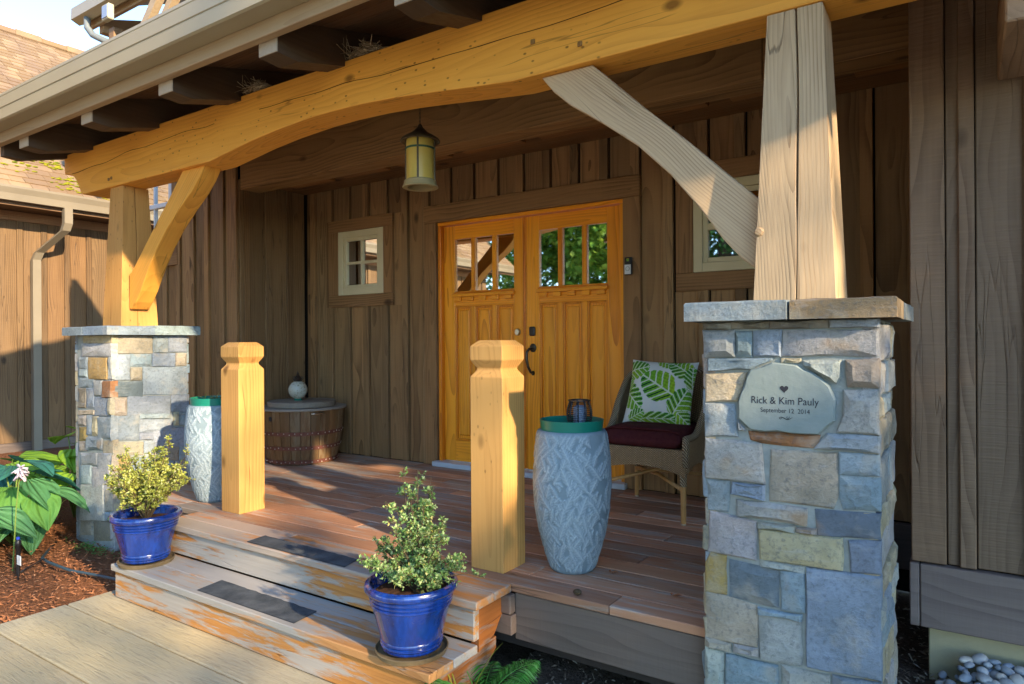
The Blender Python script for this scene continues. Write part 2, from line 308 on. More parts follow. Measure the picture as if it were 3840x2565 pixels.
STONE_LF= [('c', [(-5.499, 1.136), (-5.024, 1.131), (-5.024, 1.079), (-5.5, 1.081)]), ('g', [(-5.512, 1.077), (-5.025, 1.075), (-5.026, 0.985), (-5.513, 0.981)]), ('b', [(-5.55, 0.975), (-5.428, 0.976), (-5.429, 0.888), (-5.551, 0.886)]), ('b', [(-5.551, 0.881), (-5.436, 0.883), (-5.437, 0.828), (-5.552, 0.826)]), ('o', [(-5.414, 0.971), (-5.139, 0.973), (-5.141, 0.819), (-5.416, 0.812)]), ('g', [(-5.123, 0.989), (-4.998, 0.99), (-5.0, 0.822), (-5.126, 0.819)]), ('b', [(-5.564, 0.82), (-5.339, 0.825), (-5.34, 0.752), (-5.565, 0.745)]), ('g', [(-5.324, 0.803), (-5.203, 0.806), (-5.205, 0.701), (-5.325, 0.696)]), ('r', [(-5.192, 0.801), (-5.0, 0.806), (-5.002, 0.693), (-5.194, 0.685)]), ('w', [(-5.565, 0.739), (-5.462, 0.742), (-5.464, 0.6), (-5.567, 0.595)]), ('b', [(-5.45, 0.743), (-5.336, 0.747), (-5.338, 0.606), (-5.452, 0.6)]), ('b', [(-5.325, 0.68), (-5.128, 0.687), (-5.129, 0.556), (-5.327, 0.545)]), ('t', [(-5.114, 0.683), (-5.002, 0.687), (-5.004, 0.568), (-5.116, 0.562)]), ('c', [(-5.575, 0.571), (-5.331, 0.584), (-5.332, 0.555), (-5.575, 0.541)]), ('t', [(-5.575, 0.534), (-5.46, 0.541), (-5.461, 0.463), (-5.576, 0.456)]), ('b', [(-5.451, 0.538), (-5.373, 0.542), (-5.375, 0.401), (-5.453, 0.395)]), ('c', [(-5.362, 0.537), (-5.277, 0.542), (-5.279, 0.402), (-5.364, 0.396)]), ('b', [(-5.268, 0.537), (-5.077, 0.548), (-5.079, 0.4), (-5.27, 0.386)]), ('b', [(-5.064, 0.559), (-5.004, 0.563), (-5.006, 0.389), (-5.066, 0.385)]), ('o', [(-5.569, 0.445), (-5.45, 0.453), (-5.451, 0.352), (-5.571, 0.343)]), ('b', [(-5.441, 0.379), (-5.216, 0.396), (-5.217, 0.307), (-5.443, 0.288)]), ('c', [(-5.203, 0.369), (-5.006, 0.384), (-5.007, 0.297), (-5.204, 0.28)]), ('t', [(-5.559, 0.336), (-5.451, 0.344), (-5.452, 0.276), (-5.56, 0.267)]), ('g', [(-5.536, 0.25), (-5.29, 0.271), (-5.291, 0.187), (-5.538, 0.164)]), ('g', [(-5.275, 0.272), (-5.094, 0.288), (-5.095, 0.176), (-5.277, 0.159)]), ('t', [(-5.075, 0.272), (-5.024, 0.277), (-5.026, 0.174), (-5.077, 0.169)]), ('b', [(-5.538, 0.159), (-5.378, 0.174), (-5.38, 0.039), (-5.54, 0.022)]), ('g', [(-5.365, 0.162), (-5.107, 0.187), (-5.109, 0.022), (-5.368, -0.008)]), ('t', [(-5.086, 0.152), (-5.026, 0.158), (-5.028, 0.011), (-5.088, 0.004)]), ('g', [(-5.54, 0.014), (-5.191, 0.053), (-5.195, -0.207), (-5.544, -0.256)]), ('t', [(-5.178, 0.012), (-5.028, 0.029), (-5.03, -0.12), (-5.18, -0.14)]), ('b', [(-5.18, -0.145), (-5.095, -0.133), (-5.096, -0.194), (-5.181, -0.206)]), ('t', [(-5.544, -0.263), (-5.366, -0.237), (-5.367, -0.337), (-5.545, -0.364)]), ('w', [(-5.351, -0.238), (-5.1, -0.202), (-5.102, -0.337), (-5.353, -0.377)]), ('g', [(-5.083, -0.132), (-5.025, -0.124), (-5.028, -0.318), (-5.086, -0.327)])]
STONE_LS= [('t', [(2.465, 1.135), (2.743, 1.136), (2.742, 1.001), (2.465, 1.006)]), ('b', [(2.75, 1.136), (2.861, 1.137), (2.86, 1.004), (2.749, 1.006)]), ('b', [(2.868, 1.137), (3.008, 1.137), (3.007, 1.008), (2.867, 1.01)]), ('b', [(2.466, 0.995), (2.576, 0.992), (2.575, 0.808), (2.464, 0.814)]), ('s', [(2.583, 0.998), (2.736, 0.995), (2.736, 0.903), (2.582, 0.908)]), ('s', [(2.741, 1.001), (2.916, 0.997), (2.915, 0.897), (2.74, 0.903)]), ('t', [(2.923, 0.997), (3.007, 0.996), (3.007, 0.9), (2.922, 0.903)]), ('t', [(2.582, 0.897), (2.66, 0.894), (2.659, 0.804), (2.581, 0.808)]), ('b', [(2.671, 0.9), (3.011, 0.888), (3.01, 0.672), (2.669, 0.696)]), ('d', [(2.466, 0.803), (2.666, 0.792), (2.665, 0.679), (2.466, 0.693)]), ('t', [(2.462, 0.687), (2.548, 0.681), (2.547, 0.552), (2.462, 0.56)]), ('b', [(2.56, 0.692), (2.877, 0.67), (2.876, 0.523), (2.559, 0.553)]), ('b', [(2.887, 0.678), (3.01, 0.67), (3.009, 0.54), (2.886, 0.551)]), ('b', [(2.644, 0.554), (2.873, 0.533), (2.873, 0.5), (2.644, 0.522)]), ('b', [(2.643, 0.515), (2.894, 0.491), (2.893, 0.392), (2.643, 0.421)]), ('c', [(2.906, 0.544), (2.939, 0.541), (2.939, 0.44), (2.906, 0.444)]), ('b', [(2.944, 0.54), (3.011, 0.534), (3.011, 0.432), (2.944, 0.44)]), ('b', [(2.46, 0.56), (2.638, 0.543), (2.637, 0.359), (2.458, 0.382)]), ('b', [(2.643, 0.414), (2.737, 0.403), (2.737, 0.353), (2.642, 0.364)]), ('b', [(2.745, 0.443), (3.013, 0.414), (3.012, 0.264), (2.744, 0.3)]), ('t', [(2.455, 0.37), (2.669, 0.342), (2.669, 0.249), (2.454, 0.279)]), ('b', [(2.676, 0.35), (2.75, 0.341), (2.749, 0.25), (2.676, 0.26)]), ('t', [(2.755, 0.295), (2.942, 0.27), (2.941, 0.168), (2.754, 0.196)]), ('b', [(2.95, 0.275), (3.025, 0.265), (3.024, 0.156), (2.949, 0.167)]), ('o', [(2.454, 0.27), (2.573, 0.253), (2.573, 0.145), (2.453, 0.164)]), ('c', [(2.453, 0.153), (2.582, 0.132), (2.581, -0.018), (2.452, 0.006)]), ('b', [(2.587, 0.239), (2.742, 0.216), (2.741, 0.081), (2.586, 0.107)]), ('b', [(2.749, 0.188), (2.907, 0.164), (2.906, 0.015), (2.748, 0.043)]), ('g', [(2.915, 0.163), (3.027, 0.146), (3.026, -0.006), (2.914, 0.014)]), ('c', [(2.452, 0.0), (2.607, -0.029), (2.606, -0.161), (2.451, -0.128)]), ('b', [(2.596, 0.093), (2.816, 0.056), (2.815, -0.062), (2.595, -0.021)]), ('g', [(2.822, 0.02), (3.026, -0.016), (3.025, -0.122), (2.821, -0.082)]), ('g', [(2.619, -0.034), (2.828, -0.074), (2.827, -0.208), (2.618, -0.164)]), ('b', [(2.456, -0.139), (2.642, -0.179), (2.641, -0.314), (2.455, -0.27)]), ('t', [(2.649, -0.18), (2.852, -0.224), (2.851, -0.364), (2.648, -0.316)]), ('g', [(2.455, -0.279), (2.689, -0.335), (2.688, -0.472), (2.454, -0.411)])]
# ================================================================== the setting
GZ, PZ = -.41, -.385
def ground_mat():
    m = Mat('mulch', .95, .1); co = m.obj_co()
    n1 = m.noise(co, 1.3, 4, .6); n2 = m.noise(co, 45, 4, .7); n3 = m.noise(m.vmath('MULTIPLY', co, (30, 90, 10)), 1., 4, .6, 1.)
    c = m.mix(m.maprange(n1, .35, .65), (.40,.16,.065), (.30,.135,.065)); c = m.mix(m.maprange(n2, .4, .75), c, (.07,.035,.022)); c = m.mix(m.math('MULTIPLY', m.maprange(n3, .55, .7), .6), c, (.50,.24,.12))
    return m.done(c, None, m.bump(m.math('ADD', n2, n3), 1., .03))
GROUND = ground_mat()
def soil_mat():
    m = Mat('bare_soil', .95, .1); co = m.obj_co(); n1 = m.noise(co, 6, 5, .65); n2 = m.noise(co, 60, 4, .7)
    c = m.mix(m.maprange(n1, .35, .65), (.085,.06,.04), (.16,.12,.085)); c = m.mix(m.maprange(n2, .5, .75), c, (.04,.03,.022))
    return m.done(c, None, m.bump(m.math('ADD', n1, n2), .8, .02))
BARE = soil_mat()
def sheet(name, x0, y0, x1, y1, z, mat, nx=2, ny=2, amp=0., fr=1.5):
    b = MB(); vs = []
    for j in range(ny+1):
        for i in range(nx+1):
            x = x0+(x1-x0)*i/nx; y = y0+(y1-y0)*j/ny
            vs.append((x, y, z+amp*noise.noise((x*fr, y*fr, .3))))
    b.add(vs, [(j*(nx+1)+i, j*(nx+1)+i+1, (j+1)*(nx+1)+i+1, (j+1)*(nx+1)+i) for j in range(ny) for i in range(nx)])
    return b.obj(name, mat, kind='structure', smooth=True)
grd = sheet('ground', -120, -120, 120, 120, GZ-.03, BARE)
sheet('mulch_bed', -10.98, -.9, -4.2, 9., GZ, GROUND, 60, 80, .03)
sheet('soil_strip', -1.72, 1.9, 6., 4.6, GZ-.005, BARE, 50, 20, .03, 3.)
# patio of stamped concrete planks
def concrete():
    m = Mat('stamped_concrete', .8, .2); co = m.vmath('ADD', m.obj_co(), m.n('ObjectInfo').outputs['Location'])
    n1 = m.noise(co, 1.1, 4, .6); n2 = m.noise(m.vmath('MULTIPLY', co, (3.2, 44, 4)), 1.4, 5, .62, 1.6); n3 = m.noise(co, 70, 3, .6)
    c = m.mix(m.maprange(n1, .36, .64), (.48,.39,.215), (.36,.325,.23)); c = m.mix(m.math('MULTIPLY', m.maprange(n2, .52, .66), .5), c, (.19,.16,.11)); c = m.mix(m.math('MULTIPLY', n3, .3), c, (.58,.50,.33))
    c = m.mix(1., c, m.tintc(), 'MULTIPLY')
    return m.done(c, None, m.bump(m.math('ADD', m.math('MULTIPLY', n2, -1.), m.math('MULTIPLY', n3, .15)), .55, .012))
CONC = concrete()
sheet('bounce_paving', -10.9, -10., 12., -.9, GZ+.004, simple('bounce_concrete', (.46,.40,.30), .85, .2, nz=(3, (.38,.34,.27)), bump=(60, .4)))  # unseen pale paving added to bounce warm sunlight into the porch
pat = MB().box(-4.2, -3.4, GZ-.2, -.2, 2.2, PZ-.02).obj('patio', simple('patio_joint', (.10,.085,.06), .9), kind='structure')
ys = [2.14-.365*k for k in range(15)]
for k in range(14):
    cuts = [-4.2, -.2] if k % 2 else [-4.2, -1.9+rnd.uniform(-.3, .3), -.2]
    for a, b in zip(cuts, cuts[1:]):
        MB().cbox(a+.003, ys[k+1]+.004, PZ-.05, b-.003, ys[k]-.004, PZ, .006).obj('plank', CONC, pat, tint(1, .06, .02))
# ---- deck
deck = MB().box(-5.5, 2.56, -.3, -.62, 4.5, -.06).obj('deck', simple('deck_frame', (.04,.03,.025), .9), kind='structure')
MB()
def planks(parent, name, x0, x1, y0, wd, n, z, th, mat, brk=2.6, gap=.005, base=1., v=.2, lens=None):
    for k in range(n):
        a = y0+k*wd; xs = [x0]
        x = x0+rnd.uniform(.6, brk)
        while x < x1-.5: xs.append(x); x += rnd.uniform(1.4, brk+.6)
        xs.append(x1)
        for p, q in zip(xs, xs[1:]):
            MB().cbox(p+.0015, a+gap/2, z-th, q-.0015, a+wd-gap/2, z+rnd.uniform(-.0012, .0012), .003).obj(name, mat, parent, tint(base, v, .05))
planks(deck, 'plank', -5.54, -.6, 2.49, .1387, 15, 0, .036, DECK('X'), v=.28)
# ---- steps
st = thing('porch_steps', 'wide wooden porch steps with peeling grey paint over orange wood', 'steps', (-2.86, 2.1, PZ))
XL_, XR_ = -4.06, -1.668
MB().cbox(XL_, 2.228, -.036, XR_, 2.355, 0, .004).obj('tread_plank', STEPL('X'), st, (1.04,.92,.82))
MB().cbox(XL_, 2.360, -.036, -3.1, 2.4875, 0, .004).obj('tread_plank', STEPL('X'), st, (1.1,.9,.78))
MB().cbox(-3.097, 2.360, -.036, XR_, 2.4875, .001, .004).obj('tread_plank', STEPL('X'), st, (.86,.74,.66))
MB().cbox(XL_-.02, 1.955, -.226, XR_-.02, 2.102, -.19, .004).obj('tread_plank', STEPL('X'), st, (.98,.98,.95))
MB().cbox(XL_-.02, 2.107, -.226, XR_-.02, 2.262, -.19, .004).obj('tread_plank', STEPL('X'), st, (1.02,1.02,1.02))
MB().cbox(XL_+.01, 2.250, -.178, XR_-.03, 2.288, -.042, .004).obj('riser_board', STEP('X'), st)
MB().cbox(XL_-.01, 1.975, PZ+.004, XR_-.05, 2.013, -.232, .004).obj('riser_board', STEP('X'), st)
MB().prism([(2.29, -.04), (2.485, -.04), (2.485, -.10), (2.40, -.20), (2.29, -.235)], 0, XR_-.075, XR_-.035).obj('stringer', STEP('Y'), st, (.75,.55,.45), recalc=True)
MB().prism([(2.02, -.23), (2.45, -.23), (2.45, -.28), (2.3, -.40), (2.02, -.40)], 0, XR_-.10, XR_-.06).obj('stringer', STEP('Y'), st, (.8,.6,.5), recalc=True)
MB().prism([(2.02, -.23), (2.45, -.23), (2.45, -.40), (2.02, -.40)], 0, XL_+.02, XL_+.06).obj('stringer', STEP('Y'), st, (.7,.6,.5), recalc=True)
MB().prism([(2.29, -.04), (2.485, -.04), (2.485, -.235), (2.29, -.235)], 0, XL_+.04, XL_+.08).obj('stringer', STEP('Y'), st, (.7,.6,.5), recalc=True)
def strip(pts, z, jag):
    b = MB(); n = 26; vs = []
    for i in range(n+1):
        t = i/n; lo = Vector(pts[0]).lerp(Vector(pts[3]), t); hi = Vector(pts[1]).lerp(Vector(pts[2]), t)
        e = .012*noise.noise((i*.7, jag, 0))+(.02*max(0, noise.noise((i*1.9, jag+4, 0))) if t > .75 else 0)
        vs += [(lo.x, lo.y+.004*noise.noise((i, jag+9, 0)), z), (hi.x, hi.y-abs(e), z)]
    b.add(vs, [(2*i, 2*i+2, 2*i+3, 2*i+1) for i in range(n)])
    b.add([(x, y, q-.003) for x, y, q in vs], [(2*i+1, 2*i+3, 2*i+2, 2*i) for i in range(n)])
    return b
strip([(-3.22, 2.243), (-3.235, 2.372), (-2.49, 2.356), (-2.46, 2.240)], .0042, 1.).obj('grip_strip', RUBBER, st, label='black grip strip with ragged edge on the top step')
strip([(-3.265, 1.985), (-3.29, 2.14), (-2.53, 2.135), (-2.51, 1.985)], -.1858, 7.).obj('grip_strip', RUBBER, st, label='scuffed black grip strip on the lower step')
# ---- deck rim
MB().cbox(-1.66, 2.50, -.245, -.62, 2.545, -.040, .004).obj('rim_board', RIM('X'), deck)
MB().cbox(-5.6, 2.50, -.245, -4.04, 2.545, -.040, .004).obj('rim_board', RIM('X'), deck)
MB().cbox(-.625, 2.52, -.245, -.58, 4.5, -.040, .004).obj('rim_board', RIM('Y'), deck)
for z0, z1, dx in ((-.125, -.042, 0), (-.215, -.13, .006)):
    MB().cbox(-1.80, 2.455, z0, -1.655+dx, 2.498, z1, .004).obj('block', RIM('X'), deck, (1.15,1.1,1.05))
# ================================================================== the house
house = thing('timber_house', 'dark brown board and batten house with recessed entry and double doors', 'house', (-3., 4.6, GZ))
YW, YF, XC = 4.57, 3.80, -5.55
BT, BD = .018, .020                                                 # board and batten thickness
dark = simple('wall_backing', (.012,.009,.007), .95, .1)
def wallpart(name, x0, y0, z0, x1, y1, z1): return MB().box(x0, y0, z0, x1, y1, z1).obj(name, dark, house)
back = MB().box(XC-.3, YW+.0185, GZ, -3.81, YW+.1, 2.80).box(-2.054, YW+.0185, GZ, -.05, YW+.1, 2.80).box(-3.81, YW+.0185, 2.11, -2.054, YW+.1, 2.80).box(-3.81, YW+.0185, GZ, -2.054, YW+.1, 0).obj('entry_wall', dark, house)
leftw = wallpart('front_wall', -7.58, YF+.0185, GZ, XC-.02, YF+.1, 3.4)
retw = wallpart('return_wall', XC-.10, YF+.02, 0, XC-.0185, YW+.02, 2.9)
rightw = wallpart('wing_wall', -.165, 3.45+.0185, -.17, 5., 3.6, 4.2)
def bb(parent, axis, a0, a1, face, z0, z1, mat, step=.2475, phase=0., bw=.07, gap=.011, holes=(), base=1., v=.27):
    """board and batten run along axis X (faces -Y) or Y (faces +X); batten right edges at phase+k*step"""
    k = math.floor((a0-phase)/step)
    def put(name, p, q, d0, d1, zz0, zz1):
        if q-p < .008 or zz1-zz0 < .02: return
        if axis == 'X': b = MB().cbox(p, face-d1, zz0, q, face-d0, zz1, .0025)
        else: b = MB().cbox(face+d0, p, zz0, face+d1, q, zz1, .0025)
        b.obj(name, mat, parent, tint(base, v, .05))
    while True:
        e = phase+k*step; k += 1
        if e > a1+step: break
        for name, p, q, d0, d1 in (('board', e+gap, e+step-bw+.004, -.018, 0.), ('batten', e-bw, e, -.018, BD)):
            p, q = max(p, a0), min(q, a1)
            if q-p < .008: continue
            segs = [(z0, z1)]
            for hx0, hx1, hz0, hz1 in holes:
                if q > hx0+.002 and p < hx1-.002:
                    if p < hx0-.02 or q > hx1+.02:
                        if p < hx0 and hx0-p > .02: put(name, p, hx0, d0, d1, hz0, hz1)
                        if q > hx1 and q-hx1 > .02: put(name, hx1, q, d0, d1, hz0, hz1)
                    ns = []
                    for s0, s1 in segs:
                        if hz1 <= s0 or hz0 >= s1: ns.append((s0, s1)); continue
                        if hz0 > s0: ns.append((s0, hz0))
                        if hz1 < s1: ns.append((hz1, s1))
                    segs = ns
            for s0, s1 in segs: put(name, p, q, d0, d1, s0, s1)
DOORHOLE = (-3.95, -1.92, -.1, 2.262); W1 = (-5.19, -4.336, 1.413, 2.255); W2 = (-1.66, -.72, 1.41, 2.275)
bb(back, 'X', XC+.02, -.06, YW, .004, 2.61, SIDING('Z'), phase=-3.911, holes=(DOORHOLE, W1, W2))
bb(retw, 'Y', YF+.045, YW-.02, XC, .004, 2.58, SIDING('Z'), step=.245, phase=3.905, base=.8)
W3 = (-7.45, -6.52, 1.86, 3.12)
bb(leftw, 'X', -7.56, XC-.13, YF, GZ+.1, 3.3, SIDING('Z'), step=.2425, phase=-6.0, holes=(W3,), base=1.25)
# corner boards, frieze, header
def trim(name, x0, y0, z0, x1, y1, z1, mat, parent=house, c=None, label=None): return MB().cbox(x0, y0, z0, x1, y1, z1, .004).obj(name, mat, parent, c or tint(1, .1, .04), label=label)
trim('corner_board', XC-.13, YF-.028, .004, XC+.004, YF-.001, 3.3, SIDING('Z'), c=(1.15,1.12,1.1))
trim('corner_board', XC-.02, YF+.0, .004, XC+.024, YF+.04, 2.58, SIDING('Z'))
trim('frieze_board', XC+.02, YW-.030, 2.612, -.06, YW+.01, 2.80, SIDING('X'), c=(1.1,1.,.88))
hb = trim('header_beam', XC+.03, YF, 2.482, -.9, YF+.2, 3.02, SIDING('X'), c=(1.25,1.25,1.15))
trim('header_beam', -.897, YF+.001, 2.482, -.17, YF+.2, 3.02, SIDING('X'), c=(1.15,1.12,1.0))
trim('soffit_board', XC+.03, YF+.2, 2.56, -.17, YW-.03, 2.60, SIDING('X'), c=(.8,.7,.6))
for k in range(8):                                                  # blocks between soffit and wall
    x = -5.1+.66*k
    trim('soffit_block', x, YF+.202, 2.49, x+.52, YF+.30, 2.558, SIDING('X'), c=(1.1,.9,.7))
trim('ledger_board', XC+.02, YW-.024, -.25, -.6, YW+.01, -.05, RIM('X'))
trim('skirt_board', -.6, YW-.030, -.27, -.05, YW+.01, -.006, RIM('X'), c=(.55,.55,.6))
# right wing cladding
sid = SIDELT('Z')
for nm, a, b, d in (('corner_board', -.195, -.066, .024), ('board', -.062, .03, .004), ('batten', -.018, .040, .026), ('board', .044, .34, .006), ('batten', .205, .27, .028), ('board', .344, .64, .004), ('batten', .60, .66, .026), ('board', .644, .95, .005), ('board', .955, 1.4, .005), ('batten', .92, .98, .026), ('board', 1.404, 2.2, .004), ('board', 2.204, 3.2, .004), ('board', 3.204, 4.9, .004)):
    trim(nm, a, 3.45-d, .105, b, 3.466, 4.1, sid, rightw, tint(1.0, .12, .03))
trim('corner_board', -.195, 3.452, .105, -.168, 3.58, 4.1, sid, rightw)
trim('corner_board', -.195, 3.582, .105, -.168, 4.55, 4.1, sid, rightw, (.8,.8,.8))
trim('skirt_board', -.163, 3.412, -.172, 4.95, 3.466, .098, RIM('X'), rightw, (1.35,1.4,1.5))
trim('skirt_board', -.202, 3.412, -.172, -.166, 3.60, .098, RIM('X'), rightw, (1.5,1.6,1.75))
trim('foundation', -.135, 3.47, GZ-.1, 4.9, 3.62, -.174, simple('painted_foundation', (.46,.40,.23), .8, .2, nz=(4, (.38,.33,.20)), bump=(40, .3)), house)
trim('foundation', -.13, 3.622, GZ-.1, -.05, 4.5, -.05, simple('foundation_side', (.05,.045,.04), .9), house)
# windows
def window(x0, x1, z0, z1, face, mat, cas, parent, cols=2, rows=2, hung=False, fw=.062, label=None):
    w_ = MB()
    yf = face-.022
    w_.cbox(x0, yf, z0, x0+fw, face+.03, z1); w_.cbox(x1-fw, yf, z0, x1, face+.03, z1)
    w_.cbox(x0+fw, yf+.001, z0, x1-fw, face+.03, z0+fw); w_.cbox(x0+fw, yf+.001, z1-fw, x1-fw, face+.03, z1)
    wo = w_.obj('window', mat, parent, label=label)
    i0, i1, j0, j1 = x0+fw, x1-fw, z0+fw, z1-fw; s = .034; ys = face-.006
    b = MB(); b.cbox(i0, ys, j0, i0+s, face+.03, j1); b.cbox(i1-s, ys, j0, i1, face+.03, j1); b.cbox(i0+s, ys+.001, j0, i1-s, face+.03, j0+s); b.cbox(i0+s, ys+.001, j1-s, i1-s, face+.03, j1)
    b.obj('sash', mat, wo)
    i0 += s; i1 -= s; j0 += s; j1 -= s
    if hung:
        jm = (j0+j1)/2; MB().cbox(i0, ys-.004, jm-.022, i1, face+.03, jm+.022).obj('meeting_rail', mat, wo)
        zs = [(j0, jm-.022), (jm+.022, j1)]
    else: zs = [(j0+(j1-j0)*k/rows, j0+(j1-j0)*(k+1)/rows) for k in range(rows)]
    xs = [(i0+(i1-i0)*k/cols, i0+(i1-i0)*(k+1)/cols) for k in range(cols)]
    for k in range(1, cols): MB().cbox(xs[k][0]-.012, ys+.002, j0, xs[k][0]+.012, face+.028, j1).obj('muntin', mat, wo)
    if not hung:
        for k in range(1, rows): MB().cbox(i0, ys+.003, zs[k][0]-.012, i1, face+.027, zs[k][0]+.012).obj('muntin', mat, wo)
    for a, b_ in xs:
        for c, d in zs: MB().box(a+.004, face+.014, c+.004, b_-.004, face+.018, d-.004).obj('pane', GLASS, wo)
    if cas:
        cx0, cx1, cz0, cz1 = cas; t = face-.026
        MB().cbox(cx0, t, z1+.002, cx1, face+.01, cz1).obj('casing', SIDING('X'), wo, (1.08,1.0,.94))
        MB().cbox(cx0, t, cz0, cx1, face+.01, z0-.002).obj('casing', SIDING('X'), wo, (1.08,1.0,.94))
        MB().cbox(cx0, t+.002, z0-.001, x0-.002, face+.01, z1+.001).obj('casing', SIDING('Z'), wo, (1.08,1.0,.94))
        MB().cbox(x1+.002, t+.002, z0-.001, cx1, face+.01, z1+.001).obj('casing', SIDING('Z'), wo, (1.08,1.0,.94))
    return wo
window(-5.055, -4.455, 1.528, 2.14, YW, CREAM, W1, house)
window(-1.537, -.84, 1.535, 2.145, YW, CREAM, W2, house, cols=2, hung=True)
window(-7.33, -6.62, 1.98, 3.0, YF, WHITE, W3, house, cols=2, hung=True, fw=.05)
# door casing and frame
for a, b in ((-3.95, -3.815), (-2.053, -1.92)):
    trim('door_casing', a, YW-.034, .004, b, YW+.01, 2.108, SIDING('Z'), c=(1.08,1.0,.94))
trim('door_casing', -3.95, YW-.036, 2.11, -1.92, YW+.01, 2.262, SIDING('X'), c=(1.08,1.02,.95))
fr = DOORW('Z')
jm = trim('door_frame', -3.808, YW-.012, .03, -3.776, YW+.10, 2.075, fr, c=(.85,.7,.6)); trim('door_frame', -2.088, YW-.012, .03, -2.056, YW+.10, 2.075, fr)
trim('door_frame', -3.808, YW-.014, 2.077, -2.056, YW+.10, 2.107, DOORW('X'))
trim('door_sill', -3.83, YW-.085, .001, -2.03, YW+.10, .042, SILL)
def door(x0, x1, hinge, label):
    f0, f1 = YW+.030, YW+.075; z0, z1 = .046, 2.072
    d = MB().box(x0+.10, f0+.022, z0+.1, x1-.10, f1, 1.46).obj('door', DOORW('Z'), house, label=label)
    st_ = .118
    def P(nm, a, b, c, e, y0, y1, ax, t=None, cc=.003): return MB().cbox(a, y0, c, b, y1, e, cc).obj(nm, DOORW(ax), d, t or tint(1, .06, .03))
    P('stile', x0, x0+st_, z0, z1, f0, f1, 'Z'); P('stile', x1-st_, x1, z0, z1, f0, f1, 'Z')
    a, b = x0+st_, x1-st_
    P('rail', a, b, 1.955, z1, f0+.0005, f1, 'X'); P('rail', a, b, 1.375, 1.505, f0+.0005, f1, 'X'); P('rail', a, b, z0, .225, f0+.0005, f1, 'X')
    wd = (b-a-2*.042)/3
    for k in range(3):
        p = a+k*(wd+.042); q = p+wd
        if k < 2: P('mullion', q, q+.042, 1.5055, 1.9545, f0+.001, f1-.003, 'Z'); P('mullion', q, q+.042, .2255, 1.3745, f0+.001, f1-.003, 'Z')
        MB().box(p-.004, f0+.02, 1.50, q+.004, f0+.024, 1.96).obj('pane', GLASS, d)
        # bead round the panel and the raised field
        bd = MB(); t = .016
        bd.cbox(p, f0+.006, .226, p+t, f0+.025, 1.374); bd.cbox(q-t, f0+.006, .226, q, f0+.025, 1.374); bd.cbox(p+t, f0+.0062, .226, q-t, f0+.025, .226+t); bd.cbox(p+t, f0+.0062, 1.374-t, q-t, f0+.025, 1.374)
        bd.obj('panel_bead', DOORW('Z'), d, (.8,.7,.62))
        P('panel', p+.032, q-.032, .268, 1.342, f0+.010, f0+.03, 'Z', cc=.007)
    P('shelf', a-.012, b+.012, 1.457, 1.484, f0-.034, f0, 'X'); P('shelf_lip', a-.004, b+.004, 1.485, 1.496, f0-.016, f0, 'X', (.85,.6,.5))
    n = 5; dw = .066; gp = (b-a-.012*2-n*dw)/(n-1)
    for k in range(n):
        p = a+.012+k*(dw+gp); P('dentil', p, p+dw, 1.42, 1.4565, f0-.024, f0, 'X')
    return d, f0
dl, f0 = door(-3.773, -2.925, 'l', 'left leaf of the amber wood double door'); dr, _ = door(-2.921, -2.091, 'r', 'right leaf of the amber wood double door with pull handle')
MB().cbox(-2.952, f0-.012, .05, -2.930, f0+.001, 2.07, .004).obj('astragal', DOORW('Z'), dl, (.8,.62,.5))
def knob(parent, x, z, r, mat, name, dep=.02):
    b = MB(); pr_ = [(r, 0), (r, dep*.5), (r*.75, dep), (.001, dep*1.05)]
    vs = []; n = 18
    for rr, dd in pr_:
        for i in range(n): a = 2*math.pi*i/n; vs.append((x+rr*math.cos(a), f0-.001-dd, z+rr*1.15*math.sin(a)))
    b.add(vs, [(j*n+i, j*n+(i+1) % n, (j+1)*n+(i+1) % n, (j+1)*n+i) for j in range(3) for i in range(n)]).obj(name, mat, parent, smooth=40, recalc=True)
knob(dl, -3.005, 1.148, .026, STEEL, 'deadbolt', .02)
MB().cbox(-2.890, f0-.026, 1.115, -2.835, f0-.001, 1.19, .010).obj('keypad', BLACK, dr, smooth=40)
knob(dr, -2.862, 1.02, .030, BRONZE, 'handle_rose', .014)
hp = [(-2.864, f0-.012, 1.015), (-2.872, f0-.045, 1.012), (-2.884, f0-.062, .985), (-2.885, f0-.064, .93), (-2.876, f0-.056, .87), (-2.866, f0-.035, .825), (-2.864, f0-.010, .82)]
MB().tube(hp, [.009,.010,.011,.012,.011,.010,.009], 10).obj('pull_handle', BRONZE, dr, smooth=True)
knob(dr, -2.864, .818, .016, BRONZE, 'handle_foot', .010)
# doorbell is screwed onto the casing
db = thing('doorbell', 'small black and silver video doorbell beside the door', 'doorbell', (-2.0, YW-.04, 1.6))
MB().cbox(-2.032, YW-.060, 1.545, -1.975, YW-.036, 1.672, .006).obj('body', BLACK, db)
MB().cbox(-2.028, YW-.064, 1.549, -1.979, YW-.0602, 1.618, .003).obj('face_plate', simple('doorbell_silver', (.62,.64,.64), .35, .5), db)
b = MB(); n = 20
for i in range(n):
    a = 2*math.pi*i/n; c_, s_ = math.cos(a), math.sin(a)
    b.v += [(-2.0035+.013*c_, YW-.0650, 1.588+.013*s_), (-2.0035+.016*c_, YW-.0650, 1.588+.016*s_), (-2.0035+.016*c_, YW-.0641, 1.588+.016*s_)]
b.f = [(3*i, 3*((i+1) % n), 3*((i+1) % n)+1, 3*i+1) for i in range(n)]+[(3*i+1, 3*((i+1) % n)+1, 3*((i+1) % n)+2, 3*i+2) for i in range(n)]
b.obj('button_ring', simple('ring_grey', (.2,.21,.22), .4), db)
MB().cbox(-2.014, YW-.064, 1.64, -1.992, YW-.0602, 1.662, .004).obj('lens', GLASS, db)
